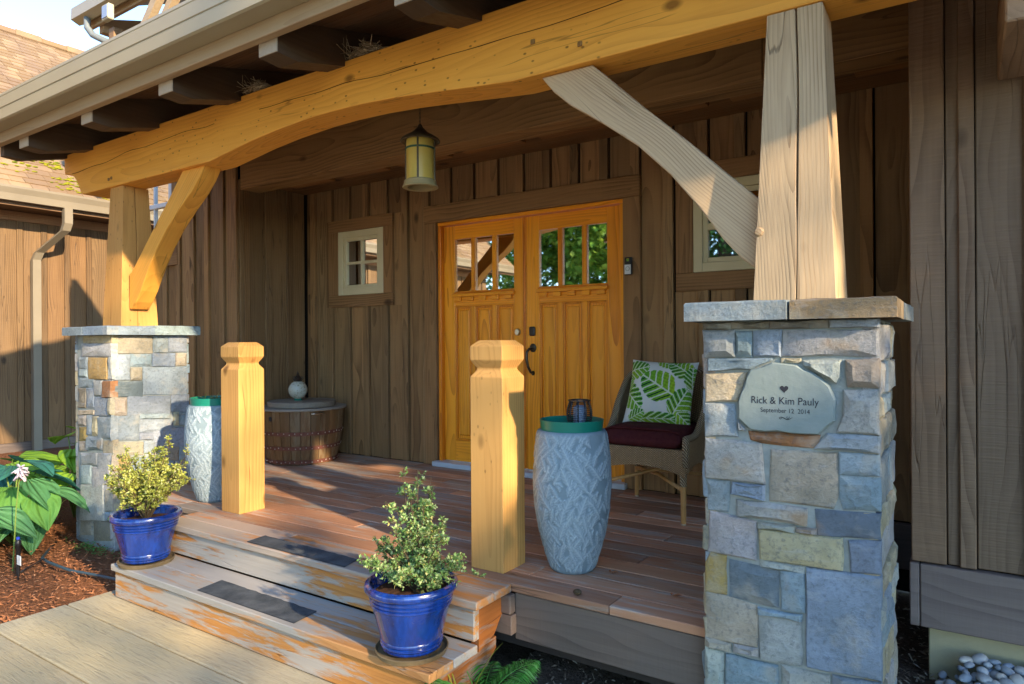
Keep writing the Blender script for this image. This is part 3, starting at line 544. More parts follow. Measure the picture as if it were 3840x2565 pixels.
# upper storey behind the porch roof
uw = MB().box(-7.5, 4.7, 2.6, 5., 9.5, 6.4).obj('upper_wall', SIDELT('Z'), house, (.7,.6,.55))
# ================================================================== porch roof
SL = .26
def rz(y): return 2.597+SL*(y-2.6)                                  # underside of rafters
pr = thing('porch_roof', 'porch roof with shaped rafter tails, fascia board and taupe gutter', 'roof', (-3., 3.2, 2.6))
RX = [-5.694, -4.735, -3.788, -2.845, -1.905, -.96]
RAF = Mat('x'); bpy.data.materials.remove(RAF.m)
rmat = wood('rafter', (.075,.046,.026), (.035,.02,.011), 'Y', 10, .4, .6, .25, .04)
for x in RX:
    MB().prism([(2.178, 2.527), (2.30, rz(2.30)), (4.55, rz(4.55)), (4.55, rz(4.55)+.2), (2.178, rz(2.178)+.2)], 0, x-.145, x).obj('rafter', rmat, pr, tint(1, .1, .03), recalc=True)
    MB().cbox(x-.1445, 2.170, 2.5285, x-.0005, 2.1775, rz(2.178)+.19, .002).obj('rafter_end', TAUPE(), pr, tint(1.5, .1, .02))
MB().prism([(2.178, 2.527), (2.30, rz(2.30)), (4.55, rz(4.55)), (4.55, rz(4.55)+.2), (2.178, rz(2.178)+.2)], 0, -6.20, -6.13).obj('barge_rafter', rmat, pr, recalc=True)
MB().cbox(-6.22, 2.118, 2.592, 1.62, 2.168, 2.80, .004).obj('fascia_board', FASCIA('X'), pr)
for k in range(18):                                                 # roof boards lie on the rafters
    y0 = 2.17+k*.14; y1 = y0+.136; z0, z1 = rz(y0)+.201, rz(y1)+.201
    MB().prism([(y0, z0), (y1, z1), (y1, z1+.02), (y0, z0+.02)], 0, -6.2, 1.6).obj('roof_board', wood('roofboard', (.11,.06,.032), (.055,.03,.016), 'X', 9, .4, .6, .2, .05), pr, tint(1, .15, .04), recalc=True)
y0, y1 = 2.06, 4.68
MB().prism([(y0, rz(y0)+.222), (y1, rz(y1)+.222), (y1, rz(y1)+.25), (y0, rz(y0)+.25)], 0, -6.24, 1.65).obj('roof_covering', simple('roof_felt', (.16,.13,.10), .9, bump=(60, .6)), pr, recalc=True)  # eave runs on unseen past the right post, extended to shade the porch
# gutter (K profile) along the eave
gp = [(2.114, 2.668), (2.012, 2.668), (2.000, 2.676), (1.992, 2.744), (1.987, 2.748), (1.981, 2.815), (1.978, 2.820), (1.978, 2.836), (1.995, 2.838), (2.012, 2.74), (2.03, 2.69), (2.105, 2.69), (2.105, 2.80), (2.114, 2.80)]
g = MB().prism(gp, 0, -6.26, 1.66).obj('gutter', GUTTER, pr, recalc=True)
# ---- shaped timber beam
bt, bb0 = 2.632, 2.275
arch = [(-4.14, 2.272), (-3.95, 2.298), (-3.70, 2.332), (-3.45, 2.355), (-3.15, 2.372), (-2.95, 2.374), (-2.70, 2.367), (-2.45, 2.350), (-2.2, 2.325), (-1.95, 2.298), (-1.74, 2.277)]
prof = [(-6.19, bt), (-6.178, 2.478), (-6.11, 2.470), (-6.04, 2.448), (-5.985, 2.408), (-5.94, 2.352), (-5.90, 2.282)]+[(-5.88, bb0)]+arch+[(1.5, bb0), (1.5, bt)]
bm_ = MB().prism([(x, z) for x, z in prof], 1, 2.62, 2.82)
beam = thing('timber_beam', 'long honey coloured timber beam with arched underside over the porch entrance', 'beam', (-3., 2.72, 2.27))
bo = bm_.obj('timber', BEAM('X'), beam, recalc=True)
mod = bo.modifiers.new('b', 'BEVEL'); mod.width = .006; mod.segments = 2; mod.limit_method = 'ANGLE'; mod.angle_limit = math.radians(25)
cr = MB(); pts = []                                                  # drying crack along the beam face
for i in range(60):
    x = -6.05+i*.094; z = 2.47+.03*math.sin(x*1.1)+.02*noise.noise((x*3, 0, 0))+.010*(x+6)
    pts.append((x, z, .0016+.0022*abs(noise.noise((x*4, 3, 0)))))
for s0, s1 in ((0, 22), (26, 58)):
    seg = pts[s0:s1]; n = len(seg); cr.add([(x, 2.6192, z+h) for x, z, h in seg]+[(x, 2.6192, z-h) for x, z, h in seg], [(i, i+1, n+i+1, n+i) for i in range(n-1)])
CRK = simple('crack_shadow', (.05,.025,.008), .95, .05)
cr.obj('crack', CRK, beam)
pk = MB()
for x, z in ((-5.45, 2.335), (-5.41, 2.34), (-1.38, 2.36), (-1.62, 2.43)): pk.cbox(x-.011, 2.612, z-.011, x+.011, 2.621, z+.011, .003)
pk.obj('peg', wood('peg', (.30,.16,.05), (.15,.07,.02), 'Y', 10), beam)
# ---- tapered posts
def post(cx, cy, label, mat, crack, col_=None, side=False):
    t = thing('timber_post', label, 'post', (cx, cy, 1.205), 'tapered porch posts')
    b = MB(); n = 15; rings = []
    for k in range(n+1):
        f = k/n; z = 1.206+f*(2.2735-1.206); h = .140+(.095-.140)*f
        nx = (crack+.012*noise.noise((z*2.2, 1.7, 0)))*h/.12
        wd = .0042 if z > 1.5 else .0018; dp = .03
        ring = [(-h, -h), (nx-wd, -h), (nx, -h+dp), (nx+wd, -h), (h, -h), (h, h), (-h, h)] if not side else [(-h, -h), (h, -h), (h, nx-wd), (h-dp, nx), (h, nx+wd), (h, h), (-h, h)]
        rings.append([(cx+x, cy+y, z) for x, y in ring])
    m = 7
    b.add([p for r in rings for p in r], [(k*m+i, k*m+(i+1) % m, (k+1)*m+(i+1) % m, (k+1)*m+i) for k in range(n) for i in range(m)]+[tuple(range(m))[::-1], tuple(range(n*m, n*m+m))])
    o = b.obj('timber', mat, t, col_, recalc=True)
    mod = o.modifiers.new('b', 'BEVEL'); mod.width = .005; mod.segments = 2; mod.limit_method = 'ANGLE'; mod.angle_limit = math.radians(60)
    return t
pR = post(-.5075, 2.72, 'weathered pale tapered post with long crack on the pillar with the plaque', POST('Z'), .012)
pL = post(-5.375, 2.735, 'honey coloured tapered post on the pillar beside the hosta bed', NEWEL('Z'), -.01, (1.02,.97,.9), True)
knb = MB(); n = 14; vs = []
for rr, dd in ((.018, 0), (.018, .006), (.012, .012), (.001, .013)):
    for i in range(n): a = 2*math.pi*i/n; vs.append((-.628+rr*math.cos(a), 2.594-dd, 1.47+rr*math.sin(a)))
knb.add(vs, [(j*n+i, j*n+(i+1) % n, (j+1)*n+(i+1) % n, (j+1)*n+i) for j in range(3) for i in range(n)]).obj('peg', POST('Y'), pR, (.8,.8,.8), recalc=True)
# ---- curved knee braces
def brace(px, s, label, mat):
    t = thing('knee_brace', label, 'brace', (px, 2.72, 1.33), 'curved knee braces')
    up = [(-.03, 1.60), (0., 1.612), (.12, 1.725), (.30, 1.90), (.50, 2.085), (.68, 2.262), (.69, 2.274)]
    lo = [(.95, 2.274), (.885, 2.195), (.80, 2.118), (.65, 2.015), (.48, 1.885), (.34, 1.745), (.22, 1.595), (.13, 1.465), (.06, 1.385), (0., 1.335), (-.03, 1.335)]
    b = MB().prism([(px+s*x, z) for x, z in up+lo], 1, 2.655, 2.785)
    o = b.obj('timber', mat, t, recalc=True)
    mod = o.modifiers.new('b', 'BEVEL'); mod.width = .006; mod.segments = 2; mod.limit_method = 'ANGLE'; mod.angle_limit = math.radians(30)
    return t
brace(-5.20, 1, 'honey coloured curved brace beside the small post on the hosta side', BEAM('X', math.radians(45)))
brace(-.65, -1, 'grey weathered curved brace with coarse grain beside the pale post', POST('X', math.radians(-45)))
# ================================================================== stone pillars
SC = {'b': (.31,.365,.40), 's': (.255,.32,.365), 'd': (.175,.215,.245), 'g': (.44,.445,.41), 't': (.42,.37,.285), 'o': (.44,.30,.11), 'r': (.32,.155,.07), 'c': (.52,.445,.29), 'w': (.25,.21,.155)}
def resample(poly, step=.05, jit=.0025):
    out = []
    for i, p in enumerate(poly):
        q = poly[(i+1) % len(poly)]; d = math.hypot(q[0]-p[0], q[1]-p[1]); n = max(1, min(5, round(d/step)))
        for k in range(n):
            f = k/n; out.append((p[0]+(q[0]-p[0])*f+(rnd.uniform(-jit, jit) if k else 0), p[1]+(q[1]-p[1])*f+(rnd.uniform(-jit, jit) if k else 0)))
    return out
def stone(parent, poly, mapf, colr, proud=.016, name='stone', emb=.03, rough=.008, label=None):
    ar = sum(poly[i][0]*poly[(i+1) % len(poly)][1]-poly[(i+1) % len(poly)][0]*poly[i][1] for i in range(len(poly)))
    if ar < 0: poly = poly[::-1]
    mx_ = sum(p[0] for p in poly)/len(poly); my_ = sum(p[1] for p in poly)/len(poly); poly = [(a+.0028*(1 if a > mx_ else -1), b+.0028*(1 if b > my_ else -1)) for a, b in poly]
    P = resample(poly); n = len(P); cx = sum(p[0] for p in P)/n; cy = sum(p[1] for p in P)/n; seed = rnd.uniform(0, 99)
    sz = min(max(p[0] for p in P)-min(p[0] for p in P), max(p[1] for p in P)-min(p[1] for p in P)); ins = min(.0065, .2*sz)
    vs = []; pr_ = proud+rnd.uniform(-.006, .006)
    for lvl in range(4):
        for a, b in P:
            dx, dy = cx-a, cy-b; L_ = math.hypot(dx, dy)+1e-6
            e = (0, 0, ins/L_, .5)[lvl]; e = min(e, .45)
            x, y = a+dx*e, b+dy*e
            d = (-emb, pr_*.62, pr_+rough*noise.noise((x*14, y*14, seed)), pr_+.004+rough*1.6*noise.noise((x*11, y*11, seed+3)))[lvl]
            vs.append(mapf(x, y, d))
    vs.append(mapf(cx, cy, pr_+.004+rough*noise.noise((seed, 1, 1))))
    fs = [(l*n+i, l*n+(i+1) % n, (l+1)*n+(i+1) % n, (l+1)*n+i) for l in range(3) for i in range(n)]+[(3*n+i, 3*n+(i+1) % n, 4*n) for i in range(n)]
    k = 1+rnd.uniform(-.12, .12)
    return MB().add(vs, fs).obj(name, STONE, parent, tuple(k*c*(1+rnd.uniform(-.05, .05)) for c in colr), smooth=24, recalc=True, label=label)
def coursed(parent, a0, a1, z0, z1, mapf, keys='bsgbtcgs'):
    z = z0
    while z < z1-.02:
        h = min(rnd.uniform(.07, .17), z1-z)
        if z1-z-h < .05: h = z1-z
        a = a0
        while a < a1-.02:
            w_ = min(rnd.uniform(.09, .28), a1-a)
            if a1-a-w_ < .07: w_ = a1-a
            g_ = .007; stone(parent, [(a+g_, z+g_), (a+w_-g_, z+g_+rnd.uniform(-.005, .005)), (a+w_-g_, z+h-g_), (a+g_, z+h-g_+rnd.uniform(-.005, .005))], mapf, SC[rnd.choice(keys)])
            a += w_
        z += h
def fr_(Y): return lambda x, z, d: (x, Y-d, z)
def rt_(X): return lambda y, z, d: (X+d, y, z)
def pillar(x0, x1, y0, y1, label, front, side, lowz):
    t = thing('stone_pillar', label, 'pillar', ((x0+x1)/2, (y0+y1)/2, GZ), 'stone porch pillars')
    MB().box(x0+.008, y0+.008, GZ-.1, x1-.008, y1-.008, 1.136).obj('mortar_core', MORTAR, t)
    for k, p in front:
        p = [(min(max(a, x0+.0), x1+.004), min(b, 1.132)) for a, b in p]
        stone(t, p, fr_(y0+.012), SC[k])
    for k, p in side or []:
        p = [(min(max(a, y0-.0), y1), min(max(b, GZ), 1.132)) for a, b in p]
        stone(t, p, rt_(x1-.012), SC[k])
    if not side: coursed(t, y0, y1, GZ, 1.13, rt_(x1-.012), 'cgbtgcb')
    if lowz is not None: coursed(t, x0, x1, GZ, lowz, fr_(y0+.012))
    coursed(t, y0, y1, GZ, 1.13, lambda y, z, d: (x0+.012-d, y, z)); coursed(t, x0, x1, GZ, 1.13, lambda x, z, d: (x, y1-.012+d, z))
    return t
def capstone(t, poly, z0, z1, colr, label=None):
    stone(t, poly, lambda x, y, d: (x, y, z1-.014+d), colr, .014, 'cap_stone', z1-z0-.014, .003, label)
tR = pillar(-.785, -.228, 2.425, 3.005, 'square stone pillar with an engraved name plaque', STONE_R, None, -.2)
capstone(tR, [(-.835, 2.375), (-.49, 2.362), (-.46, 2.70), (-.845, 2.71)], 1.138, 1.203, SC['b'])
capstone(tR, [(-.475, 2.368), (-.172, 2.378), (-.175, 2.70), (-.448, 2.70)], 1.138, 1.204, (.36,.24,.13), 'rust brown cap stone')
capstone(tR, [(-.835, 2.715), (-.17, 2.71), (-.165, 3.05), (-.84, 3.045)], 1.138, 1.203, SC['g'])
tL = pillar(-5.628, -5.072, 2.445, 3.03, 'square stone pillar beside the hosta bed, without a plaque', STONE_LF, STONE_LS, None)
capstone(tL, [(-5.69, 2.39), (-5.36, 2.38), (-5.35, 3.08), (-5.68, 3.08)], 1.138, 1.204, SC['b'])
capstone(tL, [(-5.345, 2.38), (-5.012, 2.388), (-5.008, 2.72), (-5.335, 2.715)], 1.138, 1.203, SC['s'])
capstone(tL, [(-5.335, 2.72), (-5.008, 2.725), (-5.012, 3.085), (-5.34, 3.08)], 1.138, 1.203, SC['b'])
# engraved plaque
PQ = Mat('slate_plaque', .65, .3); co = PQ.obj_co(); nz = PQ.noise(co, 9, 5, .6)
PQM = PQ.done(PQ.mix(PQ.maprange(nz, .3, .7), (.19,.235,.215), (.245,.285,.265)), None, PQ.bump(PQ.noise(co, 50, 4, .6), .25, .006))
def plaque():
    P = resample(PLAQUE[::-1], .035, .003); n = len(P); cx = sum(p[0] for p in P)/n; cz = sum(p[1] for p in P)/n; Y = 2.437; vs = []
    for e, d in ((0, 0.), (0, .018), (.035, .0265), (.12, .027)):
        for a, b in P: vs.append((a+(cx-a)*e, Y-d, b+(cz-b)*e))
    vs.append((cx, Y-.027, cz))
    return MB().add(vs, [(l*n+i, l*n+(i+1) % n, (l+1)*n+(i+1) % n, (l+1)*n+i) for l in range(3) for i in range(n)]+[(3*n+i, 3*n+(i+1) % n, 4*n) for i in range(n)]).obj('plaque', PQM, tR, recalc=True, label='smooth grey green slate plaque with dark lettering')
pq = plaque(); YT = 2.437-.0274
INK = simple('engraved_ink', (.02,.022,.03), .8)
def lettering(txt, x0, x1, zb, name='lettering'):
    cu = bpy.data.curves.new('t', 'FONT'); cu.body = txt; cu.size = 1; o = bpy.data.objects.new('t', cu); col.objects.link(o)
    dg = bpy.context.evaluated_depsgraph_get(); me = bpy.data.meshes.new_from_object(o.evaluated_get(dg)); bpy.data.objects.remove(o)
    a = [v.co.copy() for v in me.vertices]; mn = min(v.x for v in a); mx = max(v.x for v in a); s = (x1-x0)/(mx-mn)
    b = MB(); b.v = [(x0+(v.x-mn)*s, YT-.0004, zb+v.y*s*1.12) for v in a]; b.f = [tuple(p.vertices) for p in me.polygons]
    b.obj(name, INK, pq)
lettering('Rick & Kim Pauly', -.612, -.397, .853); lettering('September 12  2014', -.582, -.425, .824)
hv = [(16*math.sin(t)**3, 13*math.cos(t)-5*math.cos(2*t)-2*math.cos(3*t)-math.cos(4*t)) for t in (2*math.pi*i/28 for i in range(28))]
MB().add([(-.505+x*.00085, YT-.0004, .905+z*.00085) for x, z in hv]+[(-.505, YT-.0004, .903)], [(i, (i+1) % 28, 28) for i in range(28)]).obj('heart', INK, pq)
sw = []
for i in range(26):
    t = i/25; sw.append((t*.044, .004*math.sin(t*6.6+.6)+.002*t))
fl = MB(); n = 26
fl.add([(-.522+x, YT-.0004, .805+z+.0016*math.sin(math.pi*(i+1)/28)) for i, (x, z) in enumerate(sw)]+[(-.522+x, YT-.0004, .805+z-.0016*math.sin(math.pi*(i+1)/28)) for i, (x, z) in enumerate(sw)], [(i, i+1, n+i+1, n+i) for i in range(n-1)])
for cx, cz, r0, a0, sg in ((-.517, .806, .005, 2.6, 1), (-.494, .810, .006, .5, -1)):
    pt = [(cx+r0*(1-.5*k/20)*math.cos(a0+sg*k*.26), cz+r0*(1-.5*k/20)*math.sin(a0+sg*k*.26)) for k in range(21)]
    m = len(fl.v); 
    for k, (x, z) in enumerate(pt): 
        wq = .0006+.0006*math.sin(math.pi*k/20); fl.v += [(x, YT-.0004, z), (cx+(x-cx)*(1-wq*2/r0), YT-.0004, cz+(z-cz)*(1-wq*2/r0))]
    fl.f += [(m+2*k, m+2*k+2, m+2*k+3, m+2*k+1) for k in range(20)]
fl.obj('flourish', INK, pq)
# ================================================================== wing of the house across the garden bed
wing = thing('garden_wing', 'brown board clad wing with shingle roof across the hosta bed', 'house', (-12.5, 2., GZ))
WX = -11.
wl = MB().box(WX-4, -6, GZ-.1, WX-.0185, 9, 3.0).obj('wall', dark, wing)
bb(wl, 'Y', -6, 9, WX, GZ+.12, 2.80, SIDING('Z'), step=.30, phase=4.12, bw=.075, base=.62, v=.2)
MB().cbox(WX-.01, -6, GZ-.05, WX+.03, 9, GZ+.12).obj('skirt_board', RIM('Y'), wing)
MB().cbox(WX-.01, -6, 2.80, WX+.03, 9, 2.93).obj('frieze_board', SIDELT('Y'), wing, (1.6,1.3,1.05))
MB().box(WX-.1, -6.3, 2.935, WX+.5, 9.3, 2.965).obj('soffit', SIDELT('Y'), wing, (.55,.5,.45))
EX, EZ, RXX, RZZ = WX+.62, 3.15, -15., 6.99
rs = Vector((RXX-EX, 0, RZZ-EZ)); rl = rs.length; rd = rs/rl; rn = Vector((-rd.z, 0, rd.x)); rn = rn if rn.z > 0 else -rn
rf = MB().add([(EX+rd.x*a+rn.x*h, y, EZ+rd.z*a+rn.z*h) for y in (-6.5, 9.5) for a, h in ((0, -.06), (rl, -.06), (rl, -.02), (0, -.02))], [(0,1,2,3),(7,6,5,4),(0,4,5,1),(1,5,6,2),(2,6,7,3),(3,7,4,0)]).obj('roof', SIDING('Y'), wing, recalc=True)
SHM = Mat('shingle', .85, .2); geo = SHM.n('NewGeometry'); ri = geo.outputs['Random Per Island']
c = SHM.ramp(ri, [(0, (.19,.12,.06)), (.5, (.25,.165,.085)), (1, (.31,.215,.12))]); c = SHM.mix(SHM.maprange(SHM.noise(SHM.obj_co(), 2.5, 4, .6), .4, .7), c, (.21,.14,.09))
SHM.done(c, None, SHM.bump(SHM.noise(SHM.obj_co(), 50, 3, .6), .5, .006))
ncourse = 40; ce = rl/ncourse
for k in range(ncourse):
    b = MB(); y = -6.5+rnd.uniform(0, .3)
    while y < 9.5:
        wd = rnd.uniform(.16, .34); lift = rnd.uniform(.010, .020); a0 = k*ce-rnd.uniform(0, .014); a1 = (k+1)*ce+.03
        q = [(a0, lift), (a1, .001), (a1, -.006), (a0, lift-.014)]
        vs = [(EX+rd.x*a+rn.x*h, yy, EZ+rd.z*a+rn.z*h) for yy in (y, y+wd-.006) for a, h in q]
        b.add(vs, [(0,1,2,3),(7,6,5,4),(0,4,5,1),(1,5,6,2),(2,6,7,3),(3,7,4,0)]); y += wd
    b.obj('shingle_course', SHM.m, rf, recalc=True)
b = MB()
for k in range(36): y = -6.4+k*.44; b.cbox(RXX-.14, y, RZZ-.06, RXX+.12, y+.46, RZZ+.05+.02*(k % 2), .02)
b.obj('ridge_cap', SHM.m, rf)
MB().add([(RXX-rd.x*a*1., y, RZZ-rd.z*a*-1*-1) for y in (-6.5, 9.5) for a in (0, rl)], [(0,1,3,2)]).obj('back_slope', SHM.m, rf)
gq = [(EX-.03, EZ-.19), (EX+.06, EZ-.19), (EX+.07, EZ-.10), (EX+.10, EZ-.03), (EX+.10, EZ+.0), (EX+.09, EZ+.0), (EX+.05, EZ-.15), (EX-.02, EZ-.15), (EX-.03, EZ)]
MB().prism(gq, 1, -6.5, 9.5).obj('gutter', GUTBR, wing, recalc=True)
MB().cbox(EX-.08, -6.5, EZ-.24, EX-.035, 9.5, EZ-.02).obj('fascia_board', SIDELT('Y'), wing, (.8,.7,.6))
def rect_tube(pts, hw, hd):
    b = MB(); vs = []
    for x, y, z in pts: vs += [(x-hd, y-hw, z), (x+hd, y-hw, z), (x+hd, y+hw, z), (x-hd, y+hw, z)]
    n = len(pts); return b.add(vs, [(4*k+i, 4*k+(i+1) % 4, 4*k+4+(i+1) % 4, 4*k+4+i) for k in range(n-1) for i in range(4)]+[(3,2,1,0), (4*n-4, 4*n-3, 4*n-2, 4*n-1)])
rect_tube([(EX+.03, 4.42, EZ-.19), (EX+.03, 4.42, EZ-.40), (EX-.02, 4.41, EZ-.50), (WX+.14, 4.27, EZ-.78), (WX+.085, 4.25, EZ-.88), (WX+.085, 4.25, GZ-.02)], .052, .04).obj('downspout', GUTBR, wing, recalc=True)
vp = MB().lathe([(.05, 0), (.05, .42), (.04, .42)], -13.2, 5.35, 5.35, 14, True); vp.lathe([(.16, -.02), (.06, .12), (.05, .12)], -13.2, 5.35, 5.42, 14, True); vp.obj('vent_pipe', simple('vent_grey', (.33,.35,.36), .4, .5, metal=.6), rf, smooth=40)
# moss on the low roof
b = MB()
for k in range(1500):
    a = abs(rnd.gauss(.9, .75)); y = 5.25-a*.16+rnd.gauss(0, .22)
    if rnd.random() < .5: y = 4.7+rnd.gauss(0, .5); a = rnd.uniform(.1, 2.2)
    p = Vector((EX, y, EZ))+rd*a+rn*.016
    if noise.noise((y*2.2, a*2.2, 5)) < -.12: continue
    b.ball(p, rnd.uniform(.012, .032), 5, 3, 1, 1.6, .5)
b.obj('moss', simple('moss', (.30,.27,.02), .95, .05, nz=(9, (.10,.13,.015))), rf, kind='stuff')
# ================================================================== upper eave seen over the porch gutter
ue = thing('upper_eave', 'corner of the upper roof with gutter end, bracket and bent downspout above the porch gutter', 'roof', (-8.2, 4.2, 4.7))
MB().prism([(3.98, 5.10), (3.985, 5.24), (4.14, 5.28), (4.14, 5.10), (4.08, 5.06)], 0, -9.2, -4.).obj('gutter', GUTTER, ue, recalc=True)
MB().cbox(-9.12, 4.145, 5.02, -4., 4.19, 5.27).obj('fascia_board', FASCIA('X'), ue)
MB().prism([(4.1, 5.28), (6.5, 6.4), (6.5, 6.5), (4.1, 5.36)], 0, -9.2, -4.).obj('roof_covering', SHM.m, ue, recalc=True)
MB().prism([(4.2, 4.94), (4.2, 5.10), (4.72, 5.28), (4.72, 4.94)], 0, -8.95, -8.85).obj('rafter_tail', FASCIA('Y'), ue, (.9,.8,.7), recalc=True)
MB().cbox(-8.62, 4.15, 4.74, -8.5, 4.7, 4.9).obj('rafter_tail', SIDELT('Y'), ue, (1.3,1.2,1.))
MB().tube([(-8.93, 4.05, 5.08), (-8.93, 4.05, 4.96), (-8.86, 4.08, 4.86), (-8.72, 4.15, 4.78), (-8.40, 4.33, 4.63), (-8.1, 4.5, 4.48), (-8.0, 4.56, 4.3)], .04, 8).obj('downspout', GUTDK, ue, smooth=True)
for i, (xa, xb) in enumerate(((-8.02, -7.87), (-7.73, -7.60), (-8.20, -8.14), (-7.2, -7.05))):
    MB().prism([(xa, 4.3), (xb, 4.3), (xb+1.05, 5.3), (xa+1.05, 5.3)], 1, 4.02+.05*i, 4.10+.05*i).obj('bargeboard', FASCIA('X'), ue, tint(1.1, .1, .03), recalc=True)
MB().cbox(-8.26, 3.9, 4.80, -8.11, 3.97, 4.98, .01).obj('floodlight', simple('lamp_cream', (.45,.41,.28), .4), ue)
MB().cbox(-8.245, 3.893, 4.82, -8.125, 3.8995, 4.96, .004).obj('floodlight_glass', simple('lamp_glass', (.25,.27,.32), .1, .6), ue)
# right hand bracket under the wing eave
wt = thing('wing_bracket', 'grey rafter end under the wing eave above the weathered boards', 'bracket', (.2, 3.1, 2.2))
MB().cbox(.12, 2.80, 2.125, .30, 3.42, 2.36, .006).obj('rafter_tail', SIDELT('Y'), wt, (1.7,1.75,1.8))
MB().cbox(.12, 2.75, 2.362, 4.9, 3.42, 2.40, .004).obj('eave_board', SIDELT('X'), wt, (.9,.8,.7))
# ================================================================== newel posts
def newel(cx, cy, label):
    t = thing('newel_post', label, 'newel post', (cx, cy, 0), 'newel posts at the head of the steps')
    h = .0935
    prof = [(h, 0), (h, .905), (h-.022, .935), (h-.024, .945), (h, .985), (h, 1.050), (h-.030, 1.078)]
    vs = [(cx+sx*r, cy+sy*r, z) for r, z in prof for sx, sy in ((-1,-1),(1,-1),(1,1),(-1,1))]; n = len(prof)
    b = MB().add(vs, [(4*k+i, 4*k+(i+1) % 4, 4*k+4+(i+1) % 4, 4*k+4+i) for k in range(n-1) for i in range(4)]+[(3,2,1,0), (4*n-4, 4*n-3, 4*n-2, 4*n-1)])
    o = b.obj('shaft', NEWEL('Z'), t); mod = o.modifiers.new('b', 'BEVEL'); mod.width = .004; mod.segments = 2; mod.limit_method = 'ANGLE'; mod.angle_limit = math.radians(20)
    return t
newel(-1.862, 2.665, 'square chamfered newel post in front of the double doors'); newel(-3.868, 2.672, 'square chamfered newel post in front of the half barrel')
# ================================================================== carved leaf stools
def carved(cx, cy, seed, label):
    t = thing('carved_stool', label, 'stool', (cx, cy, 0), 'carved leaf barrel stools')
    r_ = random.Random(seed); nu, nv = 260, 190; H_ = .655
    zs = np.linspace(0, 1, nv); R_ = np.interp(zs, [0, .02, .12, .28, .45, .62, .8, .93, .985, 1], [.100, .108, .130, .158, .177, .184, .180, .170, .166, .160])
    TH, ZZ = np.meshgrid(np.linspace(0, 2*np.pi, nu, endpoint=False), zs*H_); hgt = np.zeros_like(TH)
    for _ in range(760):
        th = r_.uniform(0, 2*np.pi); z = r_.uniform(.0, H_); L_ = r_.uniform(.034, .056); W_ = L_*r_.uniform(.30, .42); a = r_.choice([1, -1])*r_.uniform(.15, .85)+(np.pi if r_.random() < .2 else 0)
        du = ((TH-th+np.pi) % (2*np.pi)-np.pi)*.165; dz = ZZ-z
        s_ = (du*np.sin(a)+dz*np.cos(a))/L_; q = (du*np.cos(a)-dz*np.sin(a))/W_
        wl_ = np.clip(1-np.abs(s_)**1.7, 0, 1)
        ins = (np.abs(s_) < 1) & (np.abs(q) < wl_)
        e = np.abs(q)/np.maximum(wl_, .05)
        body = .42+.22*(1-e)+.20*np.sin((s_*5.5-np.abs(q)*2.4)*3.4)*(e > .15)+.45*np.exp(-(q/.12)**2)-.30*(e > .86)
        hgt = np.where(ins, body, hgt)
    fade = np.clip((1-zs)/.03, 0, 1)*np.clip(zs/.03, 0, 1); hh = hgt*fade[:, None]
    RR = R_[:, None]+(hh-.5)*.0048
    b = MB(); X = cx+RR*np.cos(TH); Y = cy+RR*np.sin(TH); b.v = list(zip(X.ravel().tolist(), Y.ravel().tolist(), ZZ.ravel().tolist()))
    b.f = [(j*nu+i, j*nu+(i+1) % nu, (j+1)*nu+(i+1) % nu, (j+1)*nu+i) for j in range(nv-1) for i in range(nu)]+[tuple(range(nu))[::-1], tuple(range((nv-1)*nu, nv*nu))]
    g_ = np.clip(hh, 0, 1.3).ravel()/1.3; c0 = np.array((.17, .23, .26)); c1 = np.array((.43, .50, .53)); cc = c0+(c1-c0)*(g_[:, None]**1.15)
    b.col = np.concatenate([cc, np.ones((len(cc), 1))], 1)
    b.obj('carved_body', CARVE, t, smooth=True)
    gt = MB().lathe([(.145, 0), (.148, .03), (.151, .052), (.146, .053), (.142, .03), (.139, .012), (.001, .012)], cx, cy, H_-.004, 40, False).obj('green_tray', GREEN, t, smooth=40)
    return t
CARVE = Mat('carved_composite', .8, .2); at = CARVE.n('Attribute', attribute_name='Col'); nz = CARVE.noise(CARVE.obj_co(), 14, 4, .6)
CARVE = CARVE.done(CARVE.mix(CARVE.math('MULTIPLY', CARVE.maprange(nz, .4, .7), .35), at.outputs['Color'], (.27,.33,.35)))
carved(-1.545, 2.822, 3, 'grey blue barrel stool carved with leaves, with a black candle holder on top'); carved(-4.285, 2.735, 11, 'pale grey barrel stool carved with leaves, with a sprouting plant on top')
# candle holder
ch = thing('candle_holder', 'black slatted candle holder standing on the carved stool', 'candle holder', (-1.515, 2.845, .664))
cx, cy, cz = -1.515, 2.845, .664
for k in range(13):
    z = .008+k*.0092; r = .046+.014*math.sin(math.pi*(z-.0)/.128); MB().lathe([(r, -.0022), (r+.003, 0), (r, .0022), (r-.003, 0), (r, -.0022)], cx, cy, cz+z, 26, False).obj('ring', BLACK, ch, smooth=40)
MB().lathe([(.05, 0), (.05, .005), (.001, .005)], cx, cy, cz, 26).obj('base', BLACK, ch); MB().lathe([(.053, .0), (.053, .006), (.044, .006), (.044, 0), (.053, 0)], cx, cy, cz+.124, 26, False).obj('top_rim', BLACK, ch)
for k in range(9):
    a = 2*math.pi*k/9+.2; MB().tube([(cx+(.044+.014*math.sin(math.pi*q/8))*math.cos(a), cy+(.044+.014*math.sin(math.pi*q/8))*math.sin(a), cz+.004+.12*q/8) for q in range(9)], .0035, 5).obj('rib', BLACK, ch)
MB().lathe([(.030, .006), (.030, .095), (.024, .10), (.001, .098)], cx, cy, cz, 24).obj('candle', simple('blue_white_wax', (.42,.52,.72), .35, .4), ch, smooth=40)
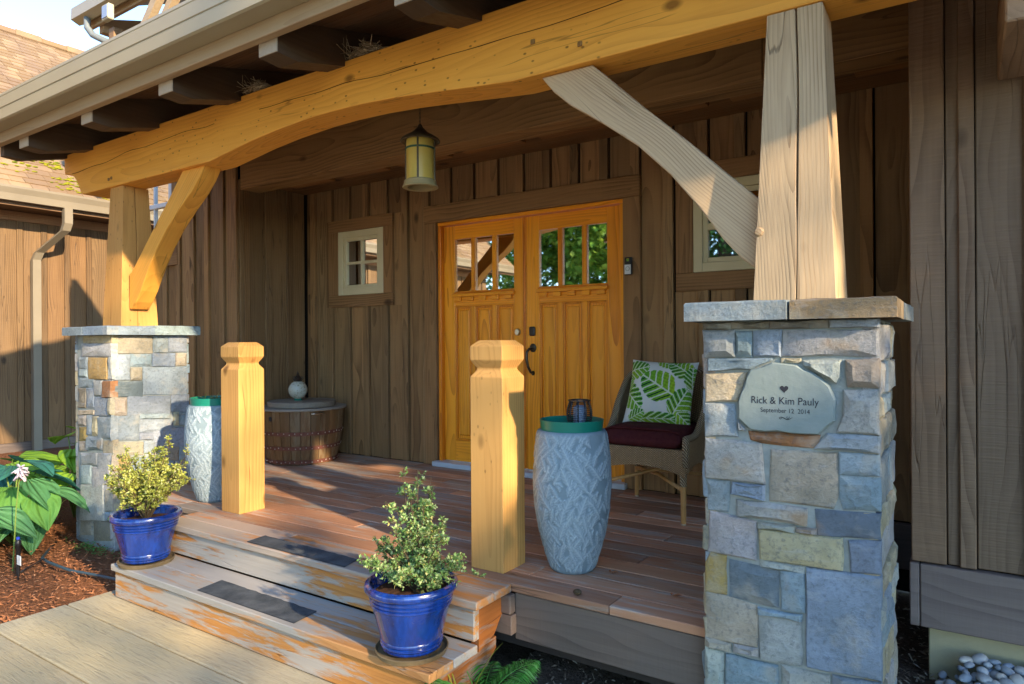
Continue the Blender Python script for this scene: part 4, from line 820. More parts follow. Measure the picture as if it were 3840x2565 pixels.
# leaf helpers -----------------------------------------------------------------
def leafmat(name, stops, rough=.5, trans=.25):
    m = Mat(name, rough, .35); ri = m.n('NewGeometry').outputs['Random Per Island']
    c = m.ramp(ri, stops); c = m.mix(1., c, m.tintc(), 'MULTIPLY'); m.done(c)
    tr = m.n('BsdfTranslucent'); m.link(c, tr.inputs['Color']); ms = m.n('MixShader'); ms.inputs[0].default_value = trans
    m.link(m.b.outputs[0], ms.inputs[1]); m.link(tr.outputs[0], ms.inputs[2]); m.link(ms.outputs[0], m.t.nodes['Material Output'].inputs['Surface']); return m.m
def addleaf(b, p, d, up, L_, W_, fold=.25, droop=.0):
    d = d.normalized(); s = d.cross(up); s = s.normalized() if s.length > 1e-4 else d.orthogonal().normalized(); n = s.cross(d)
    m = p+d*L_*.5; e = p+d*L_-n*droop*L_
    b.add([p, m+s*W_*.5+n*fold*W_, m-n*.0, m-s*W_*.5+n*fold*W_, e], [(0, 2, 1), (0, 3, 2), (1, 2, 4), (2, 3, 4)])
# spiky dry plant in the tray of the far stool
sp = thing('tray_plant', 'small spiky sprouting plant in the tray of the pale stool', 'plant', (-4.285, 2.735, .664))
DRY = leafmat('dry_leaf', [(0, (.20,.16,.04)), (.5, (.16,.24,.05)), (1, (.34,.22,.07))])
b = MB(); r_ = random.Random(5)
for k in range(46):
    a = r_.uniform(0, 6.28); p = Vector((-4.285+r_.gauss(0, .035), 2.735+r_.gauss(0, .035), .664)); addleaf(b, p, Vector((math.cos(a)*r_.uniform(.3, 1), math.sin(a)*r_.uniform(.3, 1), r_.uniform(.4, 1.1))), Vector((0,0,1)), r_.uniform(.05, .11), .009, .2, .2)
b.obj('leaves', DRY, sp)
sc_ = thing('succulent', 'tiny grey green succulent in the tray beside the candle holder', 'plant', (-1.60, 2.80, .664))
b = MB()
for k in range(26):
    a = r_.uniform(0, 6.28); p = Vector((-1.60+r_.gauss(0, .02), 2.80+r_.gauss(0, .015), .664)); addleaf(b, p, Vector((math.cos(a), math.sin(a), r_.uniform(.3, 1.))), Vector((0,0,1)), .022, .009)
b.obj('leaves', leafmat('succulent_leaf', [(0, (.16,.24,.14)), (1, (.34,.36,.22))]), sc_)
# ================================================================== half barrel tub
tc = (-5.055, 4.105)
tb = thing('half_barrel', 'weathered half barrel with studded iron hoops and a round lid', 'barrel', (tc[0], tc[1], 0))
def tr_(z): return .305+.062*min(1, z/.47)+.012*math.sin(math.pi*z/.47)
NS = 26; BW = wood('barrel', (.165,.09,.036), (.062,.032,.012), 'Z', 10, .6, .5, .35, .05, worn=(.20,.135,.07), worn_amt=.2)
for k in range(NS):
    a0 = 2*math.pi*k/NS+.006; a1 = 2*math.pi*(k+1)/NS-.006; vs = []
    for z in (0.004, .12, .24, .36, .475):
        for a, o_ in ((a0, 0), ((a0+a1)/2, .003), (a1, 0), (a1, -.02), (a0, -.02)): r = tr_(z)+o_; vs.append((tc[0]+r*math.cos(a), tc[1]+r*math.sin(a), z))
    MB().add(vs, [(5*j+i, 5*j+(i+1) % 5, 5*j+5+(i+1) % 5, 5*j+5+i) for j in range(4) for i in range(5)]+[(4,3,2,1,0), (20,21,22,23,24)]).obj('stave', BW, tb, tint(1, .22, .06))
HOOP = simple('rusty_hoop', (.10,.028,.018), .6, .4, nz=(25, (.16,.06,.04)))
for z in (.012, .135, .262):
    r0, r1 = tr_(z)+.004, tr_(z+.034)+.004
    h_ = MB().lathe([(r0-.006, z), (r0+.003, z), (r1+.003, z+.034), (r1-.006, z+.034)], tc[0], tc[1], 0, 52, False).obj('hoop', HOOP, tb, smooth=40)
    b = MB()
    for k in range(44):
        a = 2*math.pi*k/44+rnd.uniform(-.03, .03); zz = z+.017+rnd.uniform(-.006, .006); r = tr_(zz)+.0065; b.ball((tc[0]+r*math.cos(a), tc[1]+r*math.sin(a), zz), .0062, 6, 4)
    b.obj('studs', STEEL, h_, smooth=True, kind='stuff')
LIDW = wood('lid', (.26,.23,.18), (.16,.14,.11), 'X', 8, .4, .5, .25, .03)
MB().lathe([(.30, .476), (.392, .476), (.398, .484), (.394, .496), (.001, .497)], tc[0], tc[1], 0, 56).obj('rim_board', LIDW, tb, smooth=40)
MB().lathe([(.296, .498), (.30, .502), (.30, .540), (.294, .546), (.001, .547)], tc[0], tc[1], 0, 56).obj('lid', LIDW, tb, (.95,.9,.85), smooth=40)
a = math.radians(-18); MB().tube([(tc[0]+.375*math.cos(a+d), tc[1]+.375*math.sin(a+d), .452) for d in (-.16, -.08, 0, .08, .16)], .007, 6).obj('handle', STEEL, tb, smooth=True)
a = math.radians(-85); MB().cbox(tc[0]+.372*math.cos(a)-.016, tc[1]+.372*math.sin(a)-.006, .39, tc[0]+.372*math.cos(a)+.016, tc[1]+.372*math.sin(a)+.01, .43, .008).obj('bung_hole', BLACK, tb)
# glass globe on the lid
gl = thing('globe_jar', 'round speckled cream jar with ornate stopper on the half barrel lid', 'jar', (tc[0]-.03, tc[1]-.02, .5475))
gm = Mat('speckled_glaze', .2, .5); nz = gm.noise(gm.obj_co(), 60, 3, .6); n2 = gm.noise(gm.obj_co(), 9, 3, .6)
gmm = gm.done(gm.mix(gm.maprange(nz, .55, .7), gm.mix(n2, (.50,.47,.33), (.42,.43,.36)), (.16,.13,.08)))
gx, gy = tc[0]-.03, tc[1]-.02
MB().lathe([(.035, 0), (.036, .008), (.028, .014)], gx, gy, .5475, 20).obj('foot', GREEN, gl)
MB().lathe([(.028, .012)]+[(.085*math.sin(t), .094-.085*math.cos(t)) for t in np.linspace(.35, 2.7, 14)]+[(.036, .176)], gx, gy, .5475, 32).obj('globe', gmm, gl, smooth=True)
MB().lathe([(.038, .172), (.040, .18), (.034, .19), (.036, .20), (.026, .215), (.02, .222), (.012, .23), (.014, .24), (.006, .25), (.003, .265)], gx, gy, .5475, 20).obj('stopper', BRONZE, gl, smooth=40)
for k in range(4):
    a = k*1.57+.4; MB().tube([(gx+r*math.cos(a), gy+r*math.sin(a), .5475+z) for r, z in ((.034, .185), (.046, .19), (.05, .205), (.042, .214), (.03, .21))], .004, 5).obj('stopper_loop', BRONZE, gl, smooth=True)
# ================================================================== wicker chair
WK = Mat('wicker', .7, .3); co = WK.obj_co(); sp3 = WK.n('SeparateXYZ'); WK.link(co, sp3.inputs[0])
sm = WK.math('ADD', sp3.outputs[0], sp3.outputs[1])
w1 = WK.math('SINE', WK.math('MULTIPLY', sm, 400.)); w2 = WK.math('SINE', WK.math('MULTIPLY_ADD', sp3.outputs[2], 560., WK.math('MULTIPLY', WK.math('SIGN', w1), 1.57)))
wvv = WK.math('MULTIPLY', WK.math('ABSOLUTE', w1), WK.math('MULTIPLY_ADD', w2, .5, .5))
nn = WK.noise(co, 55, 3, .6)
WKM = WK.done(WK.mix(WK.math('MULTIPLY', wvv, WK.math('ADD', nn, .4), clamp=True), (.22,.135,.06), (.82,.60,.34)), None, WK.bump(wvv, 1., .008))
CANE = wood('cane', (.50,.28,.10), (.34,.17,.055), 'Z', 8, .4, .4, .1, .0)
chr_ = thing('wicker_chair', 'low wicker armchair with cane legs on the porch', 'chair', (-1.61, 4.07, 0))
x0, x1, yf, yb = -1.885, -1.335, 3.80, 4.33
plan = [(x0, yf), (x0-.005, 3.95), (x0-.01, 4.10), (x0+.005, 4.22), (x0+.06, 4.31), (x0+.16, 4.355), (-1.61, 4.37), (x1-.16, 4.355), (x1-.06, 4.31), (x1-.005, 4.22), (x1+.01, 4.10), (x1+.005, 3.95), (x1, yf)]
def rsm(pl, n):
    d = [0]
    for a, b in zip(pl, pl[1:]): d.append(d[-1]+math.hypot(b[0]-a[0], b[1]-a[1]))
    t = np.linspace(0, d[-1], n); return list(zip(np.interp(t, d, [p[0] for p in pl]), np.interp(t, d, [p[1] for p in pl])))
pl = rsm(plan, 41)
def topz(i):
    s_ = abs(i-20)/20; return .875 if s_ < .3 else .875-(.375)*(1-math.cos(math.pi*min(1, (s_-.3)/.55)))/2
def botz(i):
    s_ = abs(i-20)/20; return .30+.04*math.sin(math.pi*min(1, (1-s_)*2.2)) if s_ > .45 else .34
b = MB(); nz_ = 9
for (px, py), i in zip(pl, range(41)):
    for j in range(nz_):
        f = j/(nz_-1); z = botz(i)+(topz(i)-botz(i))*f; lean = .10*max(0, (z-.45))*max(0, (py-4.0)/.37); fl_ = .03*max(0, z-.45)*(1 if px > -1.61 else -1)*(abs(px+1.61)/.27)
        b.v.append((px+fl_, py+lean, z))
b.f = [(i*nz_+j, (i+1)*nz_+j, (i+1)*nz_+j+1, i*nz_+j+1) for i in range(40) for j in range(nz_-1)]
so_ = b.obj('wicker_shell', WKM, chr_, smooth=True); md = so_.modifiers.new('s', 'SOLIDIFY'); md.thickness = .022; md.offset = 0
tp = [Vector(b.v[i*nz_+nz_-1]) for i in range(41)]
BR = Mat('braided_rim', .7, .3); co = BR.obj_co(); bv = BR.n('TexWave', wave_type='BANDS', bands_direction='DIAGONAL'); BR.link(co, bv.inputs['Vector']); bv.inputs['Scale'].default_value = 34
BRM = BR.done(BR.mix(bv.outputs['Fac'], (.15,.10,.05), (.52,.42,.27)), None, BR.bump(bv.outputs['Fac'], 1., .008))
MB().tube([tp[0]-Vector((0, 0, .16))]+[tp[0]-Vector((0, .006, .02))]+tp+[tp[-1]-Vector((0, .006, .02))]+[tp[-1]-Vector((0, 0, .16))], .021, 10).obj('braided_rim', BRM, chr_, smooth=True)
b = MB(); nx = 16                                                    # woven front apron with arched lower edge
for i in range(nx+1):
    f = i/nx; x = x0+(x1-x0)*f; zb = .275+.055*math.sin(math.pi*f)**.7; 
    for y in (yf-.012, yf+.014): b.v += [(x, y, zb), (x, y, .435)]
b.f = [(4*i, 4*i+4, 4*i+5, 4*i+1) for i in range(nx)]+[(4*i+2, 4*i+3, 4*i+7, 4*i+6) for i in range(nx)]+[(4*i+1, 4*i+5, 4*i+7, 4*i+3) for i in range(nx)]+[(4*i, 4*i+2, 4*i+6, 4*i+4) for i in range(nx)]
b.obj('front_apron', WKM, chr_)
MB().cbox(x0+.01, yf+.015, .40, x1-.01, 4.31, .425).obj('seat', WKM, chr_)
for lx, ly, tx, ty in ((x0+.02, yf+.01, x0+.02, yf+.01), (x1-.02, yf+.01, x1-.02, yf+.01), (x0+.005, 4.36, x0+.05, 4.27), (x1+.005, 4.36, x1-.04, 4.27)):
    MB().tube([(lx, ly, .012), ((lx+tx)/2, (ly+ty)/2, .17), (tx, ty, .34)], [.015, .0165, .018], 12).obj('leg', CANE, chr_, smooth=40)
    MB().lathe([(.013, 0), (.015, .004), (.015, .013)], lx, ly, 0, 12).obj('foot', STEEL, chr_)
    MB().tube([((lx*.35+tx*.65), (ly*.35+ty*.65), .225), (tx, ty, .30)], [.019, .020], 12).obj('leg_binding', BRM, chr_, smooth=40)
for p, q in (((x0+.02, yf+.01, .20), (x1-.03, 4.28, .215)), ((x1-.02, yf+.01, .20), (x0+.04, 4.28, .215))): MB().tube([p, ((p[0]+q[0])/2, (p[1]+q[1])/2, .235 if p[0] > -1.6 else .262), q], .012, 10).obj('cross_stretcher', CANE, chr_, smooth=True)
# seat cushion
def softbox(x0, x1, y0, y1, z0, z1, nx, ny, p=5., seed=0.):
    vs = []; fs = []
    for side in (1, -1):
        for j in range(ny+1):
            for i in range(nx+1):
                u = -1+2*i/nx; v = -1+2*j/ny; e = max(0, 1-abs(u)**p)**.5*max(0, 1-abs(v)**p)**.5
                x = (x0+x1)/2+(x1-x0)/2*u*(.965+.035*e); y = (y0+y1)/2+(y1-y0)/2*v*(.965+.035*e)
                wob = .006*noise.noise((x*9+seed, y*9, side))
                vs.append((x, y, (z0+z1)/2+side*((z1-z0)/2)*(.35*(1 if e > 0 else 0)*min(1, e*3)+.65*e)+wob*e*(side > 0)))
    n = (nx+1)*(ny+1)
    for s_ in (0, 1):
        for j in range(ny):
            for i in range(nx):
                q = (s_*n+j*(nx+1)+i, s_*n+j*(nx+1)+i+1, s_*n+(j+1)*(nx+1)+i+1, s_*n+(j+1)*(nx+1)+i); fs.append(q if s_ == 0 else q[::-1])
    per = [j*(nx+1) for j in range(ny)]+[ny*(nx+1)+i for i in range(nx)]+[j*(nx+1)+nx for j in range(ny, 0, -1)]+[i for i in range(nx, 0, -1)]
    m = len(per); fs += [(per[k], per[(k+1) % m], n+per[(k+1) % m], n+per[k]) for k in range(m)]
    return MB().add(vs, fs)
cu = thing('seat_cushion', 'dark maroon seat cushion on the wicker chair', 'cushion', (-1.61, 4.03, .428))
softbox(-1.862, -1.358, 3.772, 4.30, .428, .555, 26, 26, 7.).obj('cushion_body', MAROON, cu, smooth=True, recalc=True)
MB().tube([(-1.845, 3.79, .528), (-1.80, 3.785, .545), (-1.61, 3.782, .549), (-1.42, 3.785, .545), (-1.375, 3.79, .528)], .005, 6).obj('piping', MAROON, cu, smooth=True)
# leaf print pillow
def pillow():
    n = 150; vs = []; A_ = math.radians(66); c0 = Vector((-1.625, 4.155, .735)); ux = Vector((1, .05, -.035)).normalized(); uy = Vector((0, math.cos(A_), math.sin(A_))); nn_ = ux.cross(uy)
    half = .222; cols = np.ones((2*(n+1)**2, 4), dtype=np.float32); g_ = np.linspace(-1, 1, n+1); U, V = np.meshgrid(g_, g_)
    img = np.ones((n+1, n+1, 3))*np.array((.62, .63, .58)); r_ = random.Random(2)
    leaves = [(-.75, .62, .42, .34, .25, 0), (.15, .90, .34, .22, -.5, 1), (.60, .70, .40, .30, 2.6, 0), (.95, .45, .34, .24, 1.7, 1), (-.80, -.25, .52, .34, -.75, 0), (.70, -.32, .46, .34, 1.15, 1), (-.95, .15, .25, .16, 1.4, 1), (.15, -.86, .62, .20, .05, 0), (-.55, -.80, .28, .18, .5, 1), (.90, -.85, .34, .26, -.7, 0), (-.02, .14, .56, .46, 2.62, 2)]
    for x, y, L_, W_, a, kd in leaves:
        s_ = ((U-x)*math.cos(a)+(V-y)*math.sin(a))/L_; q = (-(U-x)*math.sin(a)+(V-y)*math.cos(a))/W_
        wl_ = np.sqrt(np.clip(1-s_**2, 0, 1))*(1-.18*s_); rag = 1-.10*(np.sin((s_-np.abs(q)*.5)*16) > .55); ins = (np.abs(s_) < 1) & (np.abs(q) < wl_*rag)
        ph = (s_-np.abs(q)*.55)*(15 if kd == 2 else 17); bars = np.sin(ph)
        g0 = np.array((.06, .30, .03)); g1 = np.array((.26, .42, .02)); g2 = np.array((.006, .06, .02)); wh = np.array((.58, .63, .50))
        tt = np.clip((s_*.8+q*.5+1)/2, 0, 1)[..., None]; base = g1*(1-tt)+g0*tt
        nzz = np.sin(U*37+V*23)*np.sin(V*41-U*17)
        base = base*(1+.25*nzz[..., None]); base = np.where((bars > .80)[..., None], wh, base); base = np.where(((bars < -.80) & (q > .05))[..., None], g2, base); base = np.where((np.abs(q) < .05)[..., None], wh, base)
        img = np.where(ins[..., None], base, img)
    for side in (0, 1):
        sg = 1 if side == 0 else -1
        for j in range(n+1):
            for i in range(n+1):
                u, v = g_[i], g_[j]; ee = max(0, (1-abs(u)**3))**.6*max(0, (1-abs(v)**3))**.6
                pin = 1-.07*(1-abs(u)**2)*(abs(v)**3)-0; pin2 = 1-.07*(1-abs(v)**2)*(abs(u)**3)
                p = c0+ux*(half*u*pin2)+uy*(half*v*pin)-nn_*(-1)*sg*(-1)*0
                p = p+nn_*sg*(.075*ee+.004*noise.noise((u*4, v*4, side)))
                vs.append(p)
        cols[side*(n+1)**2:(side+1)*(n+1)**2, :3] = img.reshape(-1, 3)
    m = (n+1)**2; fs = []
    for side in (0, 1):
        for j in range(n):
            for i in range(n):
                q = (side*m+j*(n+1)+i, side*m+j*(n+1)+i+1, side*m+(j+1)*(n+1)+i+1, side*m+(j+1)*(n+1)+i); fs.append(q if side == 0 else q[::-1])
    b = MB().add(vs, fs); b.col = cols; return b
PM = Mat('printed_cotton', .85, .15); at = PM.n('Attribute', attribute_name='Col'); PMM = PM.done(at.outputs['Color'], None, PM.bump(PM.noise(PM.obj_co(), 400, 2, .5), .2, .002))
pillow().obj('throw_pillow', PMM, None, smooth=True, recalc=True, label='square pillow printed with green tropical leaves leaning in the wicker chair', cat='pillow')
# ================================================================== hanging lantern
lx, ly = -2.81, 3.2
ln = thing('hanging_lantern', 'hanging bronze lantern with amber glass panels under the porch roof', 'lantern', (lx, ly, 2.03))
AMB = Mat('amber_glass', .35, .4); nz = AMB.noise(AMB.obj_co(), 12, 3, .6)
AMB.b.inputs['Transmission Weight'].default_value = .25
AMBM = AMB.done(AMB.mix(nz, (.66,.46,.07), (.74,.58,.16)))
LB = simple('lantern_bronze', (.13,.10,.06), .5, .4, metal=.3, nz=(20, (.07,.055,.03)))
MB().lathe([(.003, .400), (.012, .392), (.016, .38), (.05, .345), (.095, .318), (.118, .302), (.124, .288), (.118, .284), (.09, .296)], lx, ly, 2.03, 36, False).obj('cap', LB, ln, smooth=40)
for k in range(4):
    a0 = k*math.pi/2+.55; vs = []; n = 9
    for i in range(n+1):
        a = a0+.05+(math.pi/2-.1)*i/n
        for r in (.082, .086): vs += [(lx+r*math.cos(a), ly+r*math.sin(a), 2.03+.045), (lx+r*math.cos(a), ly+r*math.sin(a), 2.03+.295)]
    MB().add(vs, [(4*i+2, 4*i+6, 4*i+7, 4*i+3) for i in range(n)]+[(4*i, 4*i+1, 4*i+5, 4*i+4) for i in range(n)]).obj('glass_panel', AMBM, ln, smooth=True)
    MB().tube([(lx+.089*math.cos(a0), ly+.089*math.sin(a0), 2.07), (lx+.089*math.cos(a0), ly+.089*math.sin(a0), 2.325)], .006, 6).obj('upright', LB, ln)
MB().lathe([(.087, .235), (.092, .236), (.092, .246), (.087, .247)], lx, ly, 2.03, 36, False).obj('band', simple('verdigris', (.03,.10,.07), .5), ln)
MB().lathe([(.086, .05), (.10, .042), (.104, .02), (.112, .004), (.108, 0), (.08, .002), (.076, .02), (.08, .05)], lx, ly, 2.03, 36, False).obj('base_ring', simple('lantern_base', (.34,.27,.13), .5, .4), ln, smooth=40)
for k in range(15):
    z = 2.43+k*.026; o_ = 1 if k % 2 else 0
    pts_ = [(lx+(.006*math.cos(t) if o_ else 0), ly+(0 if o_ else .006*math.cos(t)), z+.016*math.sin(t)) for t in np.linspace(0, 2*math.pi, 9)]
    MB().tube(pts_, .002, 4, False).obj('chain_link', LB, ln)
# ================================================================== pots, saucers and shrubs
def pot(cx, cy, label, seed, s=1.):
    t = thing('flower_pot', label, 'pot', (cx, cy, -.166), 'blue glazed pots on the lower step')
    pf = [(.116, 0), (.121, .006), (.121, .014), (.127, .020), (.1275, .026), (.1225, .030), (.128, .036), (.1285, .043), (.126, .048), (.160, .178), (.167, .183), (.1675, .190), (.162, .194), (.1695, .199), (.170, .206), (.1645, .210), (.172, .215), (.1725, .222), (.168, .227), (.182, .233), (.190, .243), (.191, .254), (.186, .264), (.176, .269), (.167, .266), (.163, .258), (.158, .225), (.150, .20)]
    MB().lathe([(r*s, z) for r, z in pf], cx, cy, -.166, 56, False).obj('pot_body', BLUE, t, smooth=35)
    b = MB(); n = 26; vs = []
    for j in range(7):
        for i in range(n):
            r = .158*s*j/6; a = 2*math.pi*i/n; x, y = cx+r*math.cos(a), cy+r*math.sin(a); vs.append((x, y, .052+.012*noise.noise((x*25, y*25, seed))))
    b.add(vs, [(j*n+i, j*n+(i+1) % n, (j+1)*n+(i+1) % n, (j+1)*n+i) for j in range(6) for i in range(n)]).obj('soil', SOIL, t, smooth=True)
    sc2 = MB().lathe([(.115, 0), (.142, .002), (.150, .022), (.146, .024), (.138, .010), (.001, .009)], cx, cy, -.1895, 40).obj('saucer', simple('saucer_clay', (.20,.145,.075), .6, .3, nz=(9, (.10,.075,.04))), None, smooth=35)
    return sc2
tag(pot(-1.885, 2.075, 'glossy blue pot holding the tall pointed shrub on the lower step', 1.), 'brown saucer under the blue pot with the tall pointed shrub', 'saucer', 'brown pot saucers')
tag(pot(-3.94, 2.085, 'glossy blue pot holding the round yellow shrub on the lower step', 2.), 'brown saucer under the blue pot with the round yellow shrub', 'saucer', 'brown pot saucers')
def shrub(cx, cy, label, mat, tips, nleaf, seed, z0=.05):
    r_ = random.Random(seed); t = thing('potted_shrub', label, 'shrub', (cx, cy, z0), 'small leaved shrubs in the blue pots'); tr = MB(); fo = MB()
    for (tx, ty, tz, k) in tips:
        base = Vector((cx+r_.uniform(-.012, .012), cy+r_.uniform(-.012, .012), z0)); tip = Vector((cx+tx, cy+ty, z0+tz)); mid = base.lerp(tip, .45)+Vector((0, 0, .03))
        pts_ = [base.lerp(mid, q/4) if q < 4 else mid.lerp(tip, (q-4)/4) for q in range(9)]
        tr.tube(pts_, [.005*(1-.8*q/8) for q in range(9)], 5)
        L_ = (tip-base).length
        ax = (tip-base).normalized()
        for _ in range(int(k*1.7)):                                # side branches
            f = r_.uniform(.25, 1.); p = base.lerp(mid, f/.5) if f < .5 else mid.lerp(tip, (f-.5)/.5)
            bd = (Vector((r_.gauss(0, 1), r_.gauss(0, 1), r_.gauss(.3, .6))).normalized()+ax*.7).normalized(); bl = r_.uniform(.035, .095)*(1.2-.65*f); be = p+bd*bl
            tr.tube([p, p.lerp(be, .5)+Vector((0, 0, .004)), be], [.0022, .0016, .0009], 4, False)
            for q2 in range(4+int(bl*60)):
                g2 = r_.uniform(.15, 1.); tp2 = p.lerp(be, g2); td = (bd*.8+Vector((r_.gauss(0, 1), r_.gauss(0, 1), r_.gauss(.2, .7)))*.8).normalized(); tl = r_.uniform(.012, .034); tr.tube([tp2, tp2+td*tl], [.0011, .0006], 3, False)
                nl = r_.randint(4, 8); sz2 = r_.uniform(.7, 1.25)
                for q in range(nl):
                    lp = tp2+td*tl*(.2+.8*q/nl); ld = (td*.5+Vector((r_.gauss(0, 1), r_.gauss(0, 1), r_.gauss(.2, .8)))).normalized(); addleaf(fo, lp, ld, Vector((r_.gauss(0, .6), r_.gauss(0, .6), 1)), sz2*r_.uniform(.010, .021), sz2*r_.uniform(.007, .013), .15)
    tr.obj('stems', simple('twig', (.10,.07,.035), .8), t); fo.obj('foliage', mat, t)
YS = leafmat('yellow_shrub_leaf', [(0, (.20,.25,.04)), (.35, (.40,.44,.07)), (.75, (.60,.60,.13)), (1, (.74,.74,.34))], .5, .3)
GS = leafmat('variegated_leaf', [(0, (.08,.19,.05)), (.35, (.22,.37,.10)), (.7, (.38,.52,.18)), (.9, (.58,.64,.32)), (1, (.55,.45,.10))], .5, .28)
r_ = random.Random(21); tips = []
for k in range(30):
    a = k*2.4; e = r_.uniform(.1, 1.); rad = .225*math.sqrt(e); tips.append((rad*math.cos(a), rad*math.sin(a), .38-.17*e+r_.uniform(-.03, .07), 6.0))
tips += [(.27, .10, .40, 3.6), (-.18, -.05, .37, 3.), (.12, .08, .46, 3.4), (.04, .12, .42, 3.), (-.21, 0, .10, 3.), (.19, -.05, .16, 3.4), (.2, .1, .25, 3.4)]
shrub(-3.94, 2.085, 'round yellow leaved shrub growing in a blue pot', YS, tips, 0, 31)
tips = []
for k in range(26):
    a = k*2.4; e = k/26; z = .08+.25*e+r_.uniform(-.05, .06); rad = (.17*(1-.7*e)+.02)*r_.uniform(.55, 1.3); tips.append((rad*math.cos(a), rad*math.sin(a), z, 4.3))
tips += [(.01, .0, .50, 5.), (.07, .03, .44, 4.2), (-.075, .0, .46, 3.4), (.04, .05, .47, 4.), (-.02, .03, .40, 4.), (.06, -.02, .36, 4.), (.0, -.03, .38, 4.), (-.20, -.02, .17, 4.4), (-.17, -.10, .10, 3.8), (.20, .04, .12, 4.2), (.22, .10, .09, 3.4), (.15, -.08, .08, 3.8)]
shrub(-1.865, 2.085, 'tall pointed variegated shrub growing in a blue pot', GS, tips, 0, 32)
# ================================================================== birds' nests on the beam
NEST = leafmat('dry_grass', [(0, (.16,.11,.06)), (.5, (.34,.25,.14)), (1, (.55,.45,.30))], .9, .1)
def nest(x, y, z, w_, label):
    t = thing('bird_nest', label, 'nest', (x, y, z), 'old nests on the beam'); b = MB(); r_ = random.Random(int(x*100))
    for k in range(420):
        a = r_.uniform(0, 6.28); q = abs(r_.gauss(.6, .3)); p = Vector((x+w_*q*math.cos(a), y+.045*q*math.sin(a), z+.006+.085*max(0, 1-q*.7)*r_.random())); d = Vector((-math.sin(a)+r_.gauss(0, .6), math.cos(a)+r_.gauss(0, .6), r_.gauss(0, .28)))
        d.normalize(); L_ = r_.uniform(.03, .075); b.tube([p-d*L_/2, p+d*L_/2], .0016, 3, False)
    for k in range(14):
        p = Vector((x+r_.uniform(-w_, w_)*.9, y-.06, z+.02)); d = Vector((r_.uniform(-1, .3), -.2, r_.uniform(-.2, 1))).normalized(); b.tube([p, p+d*r_.uniform(.05, .1)], .0015, 3, False)
    b.obj('straw', NEST, t)
nest(-2.72, 2.655, 2.634, .12, 'straw bird nest on the beam above the lantern'); nest(-3.66, 2.655, 2.634, .10, 'small ragged straw nest on the beam nearer the hosta bed')
# ================================================================== garden bed
def hostaleaf(L_, W_, droop, fold, twist, seed, nx=22, ny=40):
    vs = []
    for i in range(nx+1):
        t = i/nx; wv_ = W_*(math.sin(math.pi*min(1, t**.62))**.8)*(1-.12*t) if 0 < t < 1 else 0
        if t < .10: wv_ = W_*.62*(t/.10)**.5*1.0
        for j in range(-ny//2, ny//2+1):
            u = j/(ny/2); y = u*wv_/2; x = L_*t-(L_*.13*(abs(u)**1.5) if t < .12 else L_*.13*(abs(u)**1.5)*max(0, 1-(t-.12)/.25))
            z = fold*abs(u)*wv_-droop*L_*t*t+.0045*math.cos(u*math.pi*6)*(1-.6*abs(u))*math.sin(math.pi*min(1, t*1.05+.02))-.006*math.exp(-(u*14)**2)+.012*noise.noise((t*3, u*2, seed))*(abs(u))
            vs.append((x, y, z))
    m = ny+1; return vs, [(i*m+j, (i+1)*m+j, (i+1)*m+j+1, i*m+j+1) for i in range(nx) for j in range(ny)]
HM = Mat('hosta_leaf', .55, .3); co = HM.obj_co(); s3 = HM.n('SeparateXYZ'); HM.link(co, s3.inputs[0])
vn = HM.math('SINE', HM.math('MULTIPLY', HM.math('DIVIDE', s3.outputs[1], HM.math('ADD', HM.math('SUBTRACT', .26, HM.math('ABSOLUTE', s3.outputs[0])), .02)), 26.))
nz = HM.noise(co, 7, 3, .6); c = HM.mix(1., HM.mix(HM.maprange(nz, .3, .7), (.92,.95,.9), (1.1,1.05,.95)), HM.tintc(), 'MULTIPLY'); HM.done(c, None, HM.bump(vn, .7, .006))
tr = HM.n('BsdfTranslucent'); HM.link(c, tr.inputs['Color']); ms = HM.n('MixShader'); ms.inputs[0].default_value = .22; HM.link(HM.b.outputs[0], ms.inputs[1]); HM.link(tr.outputs[0], ms.inputs[2]); HM.link(ms.outputs[0], HM.t.nodes['Material Output'].inputs['Surface'])
STEM = simple('hosta_stem', (.16,.24,.05), .5)
def hosta(cx, cy, specs, label, seed):
    t = thing('hosta', label, 'hosta', (cx, cy, GZ), 'hosta plants in the bed'); r_ = random.Random(seed)
    for (az, reach, h, L_, tilt, c_) in specs:
        L_ *= 1.22*r_.uniform(.92, 1.06); h = h*1.28+.05; reach *= 1.15; vs, fs = hostaleaf(L_, L_*r_.uniform(.72, .84), .22, .12, 0, r_.uniform(0, 50))
        base = Vector((cx+reach*math.cos(az), cy+reach*math.sin(az), GZ+h)); R_ = Matrix.Rotation(az, 4, 'Z') @ Matrix.Rotation(tilt, 4, 'Y') @ Matrix.Rotation(r_.uniform(-.3, .3), 4, 'X')
        b = MB().add([base+(R_ @ Vector(v)) for v in vs], fs)
        o = b.obj('leaf', HM.m, t, c_, smooth=True)
        # keep the leaf axis as object axes so the veins follow the blade
        me = o.data; cen = ORG[o]; loc = base+(R_ @ Vector((L_/2, 0, 0))); inv = R_.to_3x3().inverted()
        for v in me.vertices: v.co = inv @ (v.co+cen-loc)
        o.location = loc-ORG[t]; o.rotation_euler = R_.to_euler()
        MB().tube([(cx, cy, GZ), (cx+reach*.5*math.cos(az), cy+reach*.5*math.sin(az), GZ+h*.75), base], [.007, .006, .004], 5).obj('stem', STEM, t, smooth=True)
gB, gG, gY = (.075,.215,.085), (.135,.32,.065), (.24,.43,.035); gT = (.04,.17,.13)
CAMD = math.radians(-25)
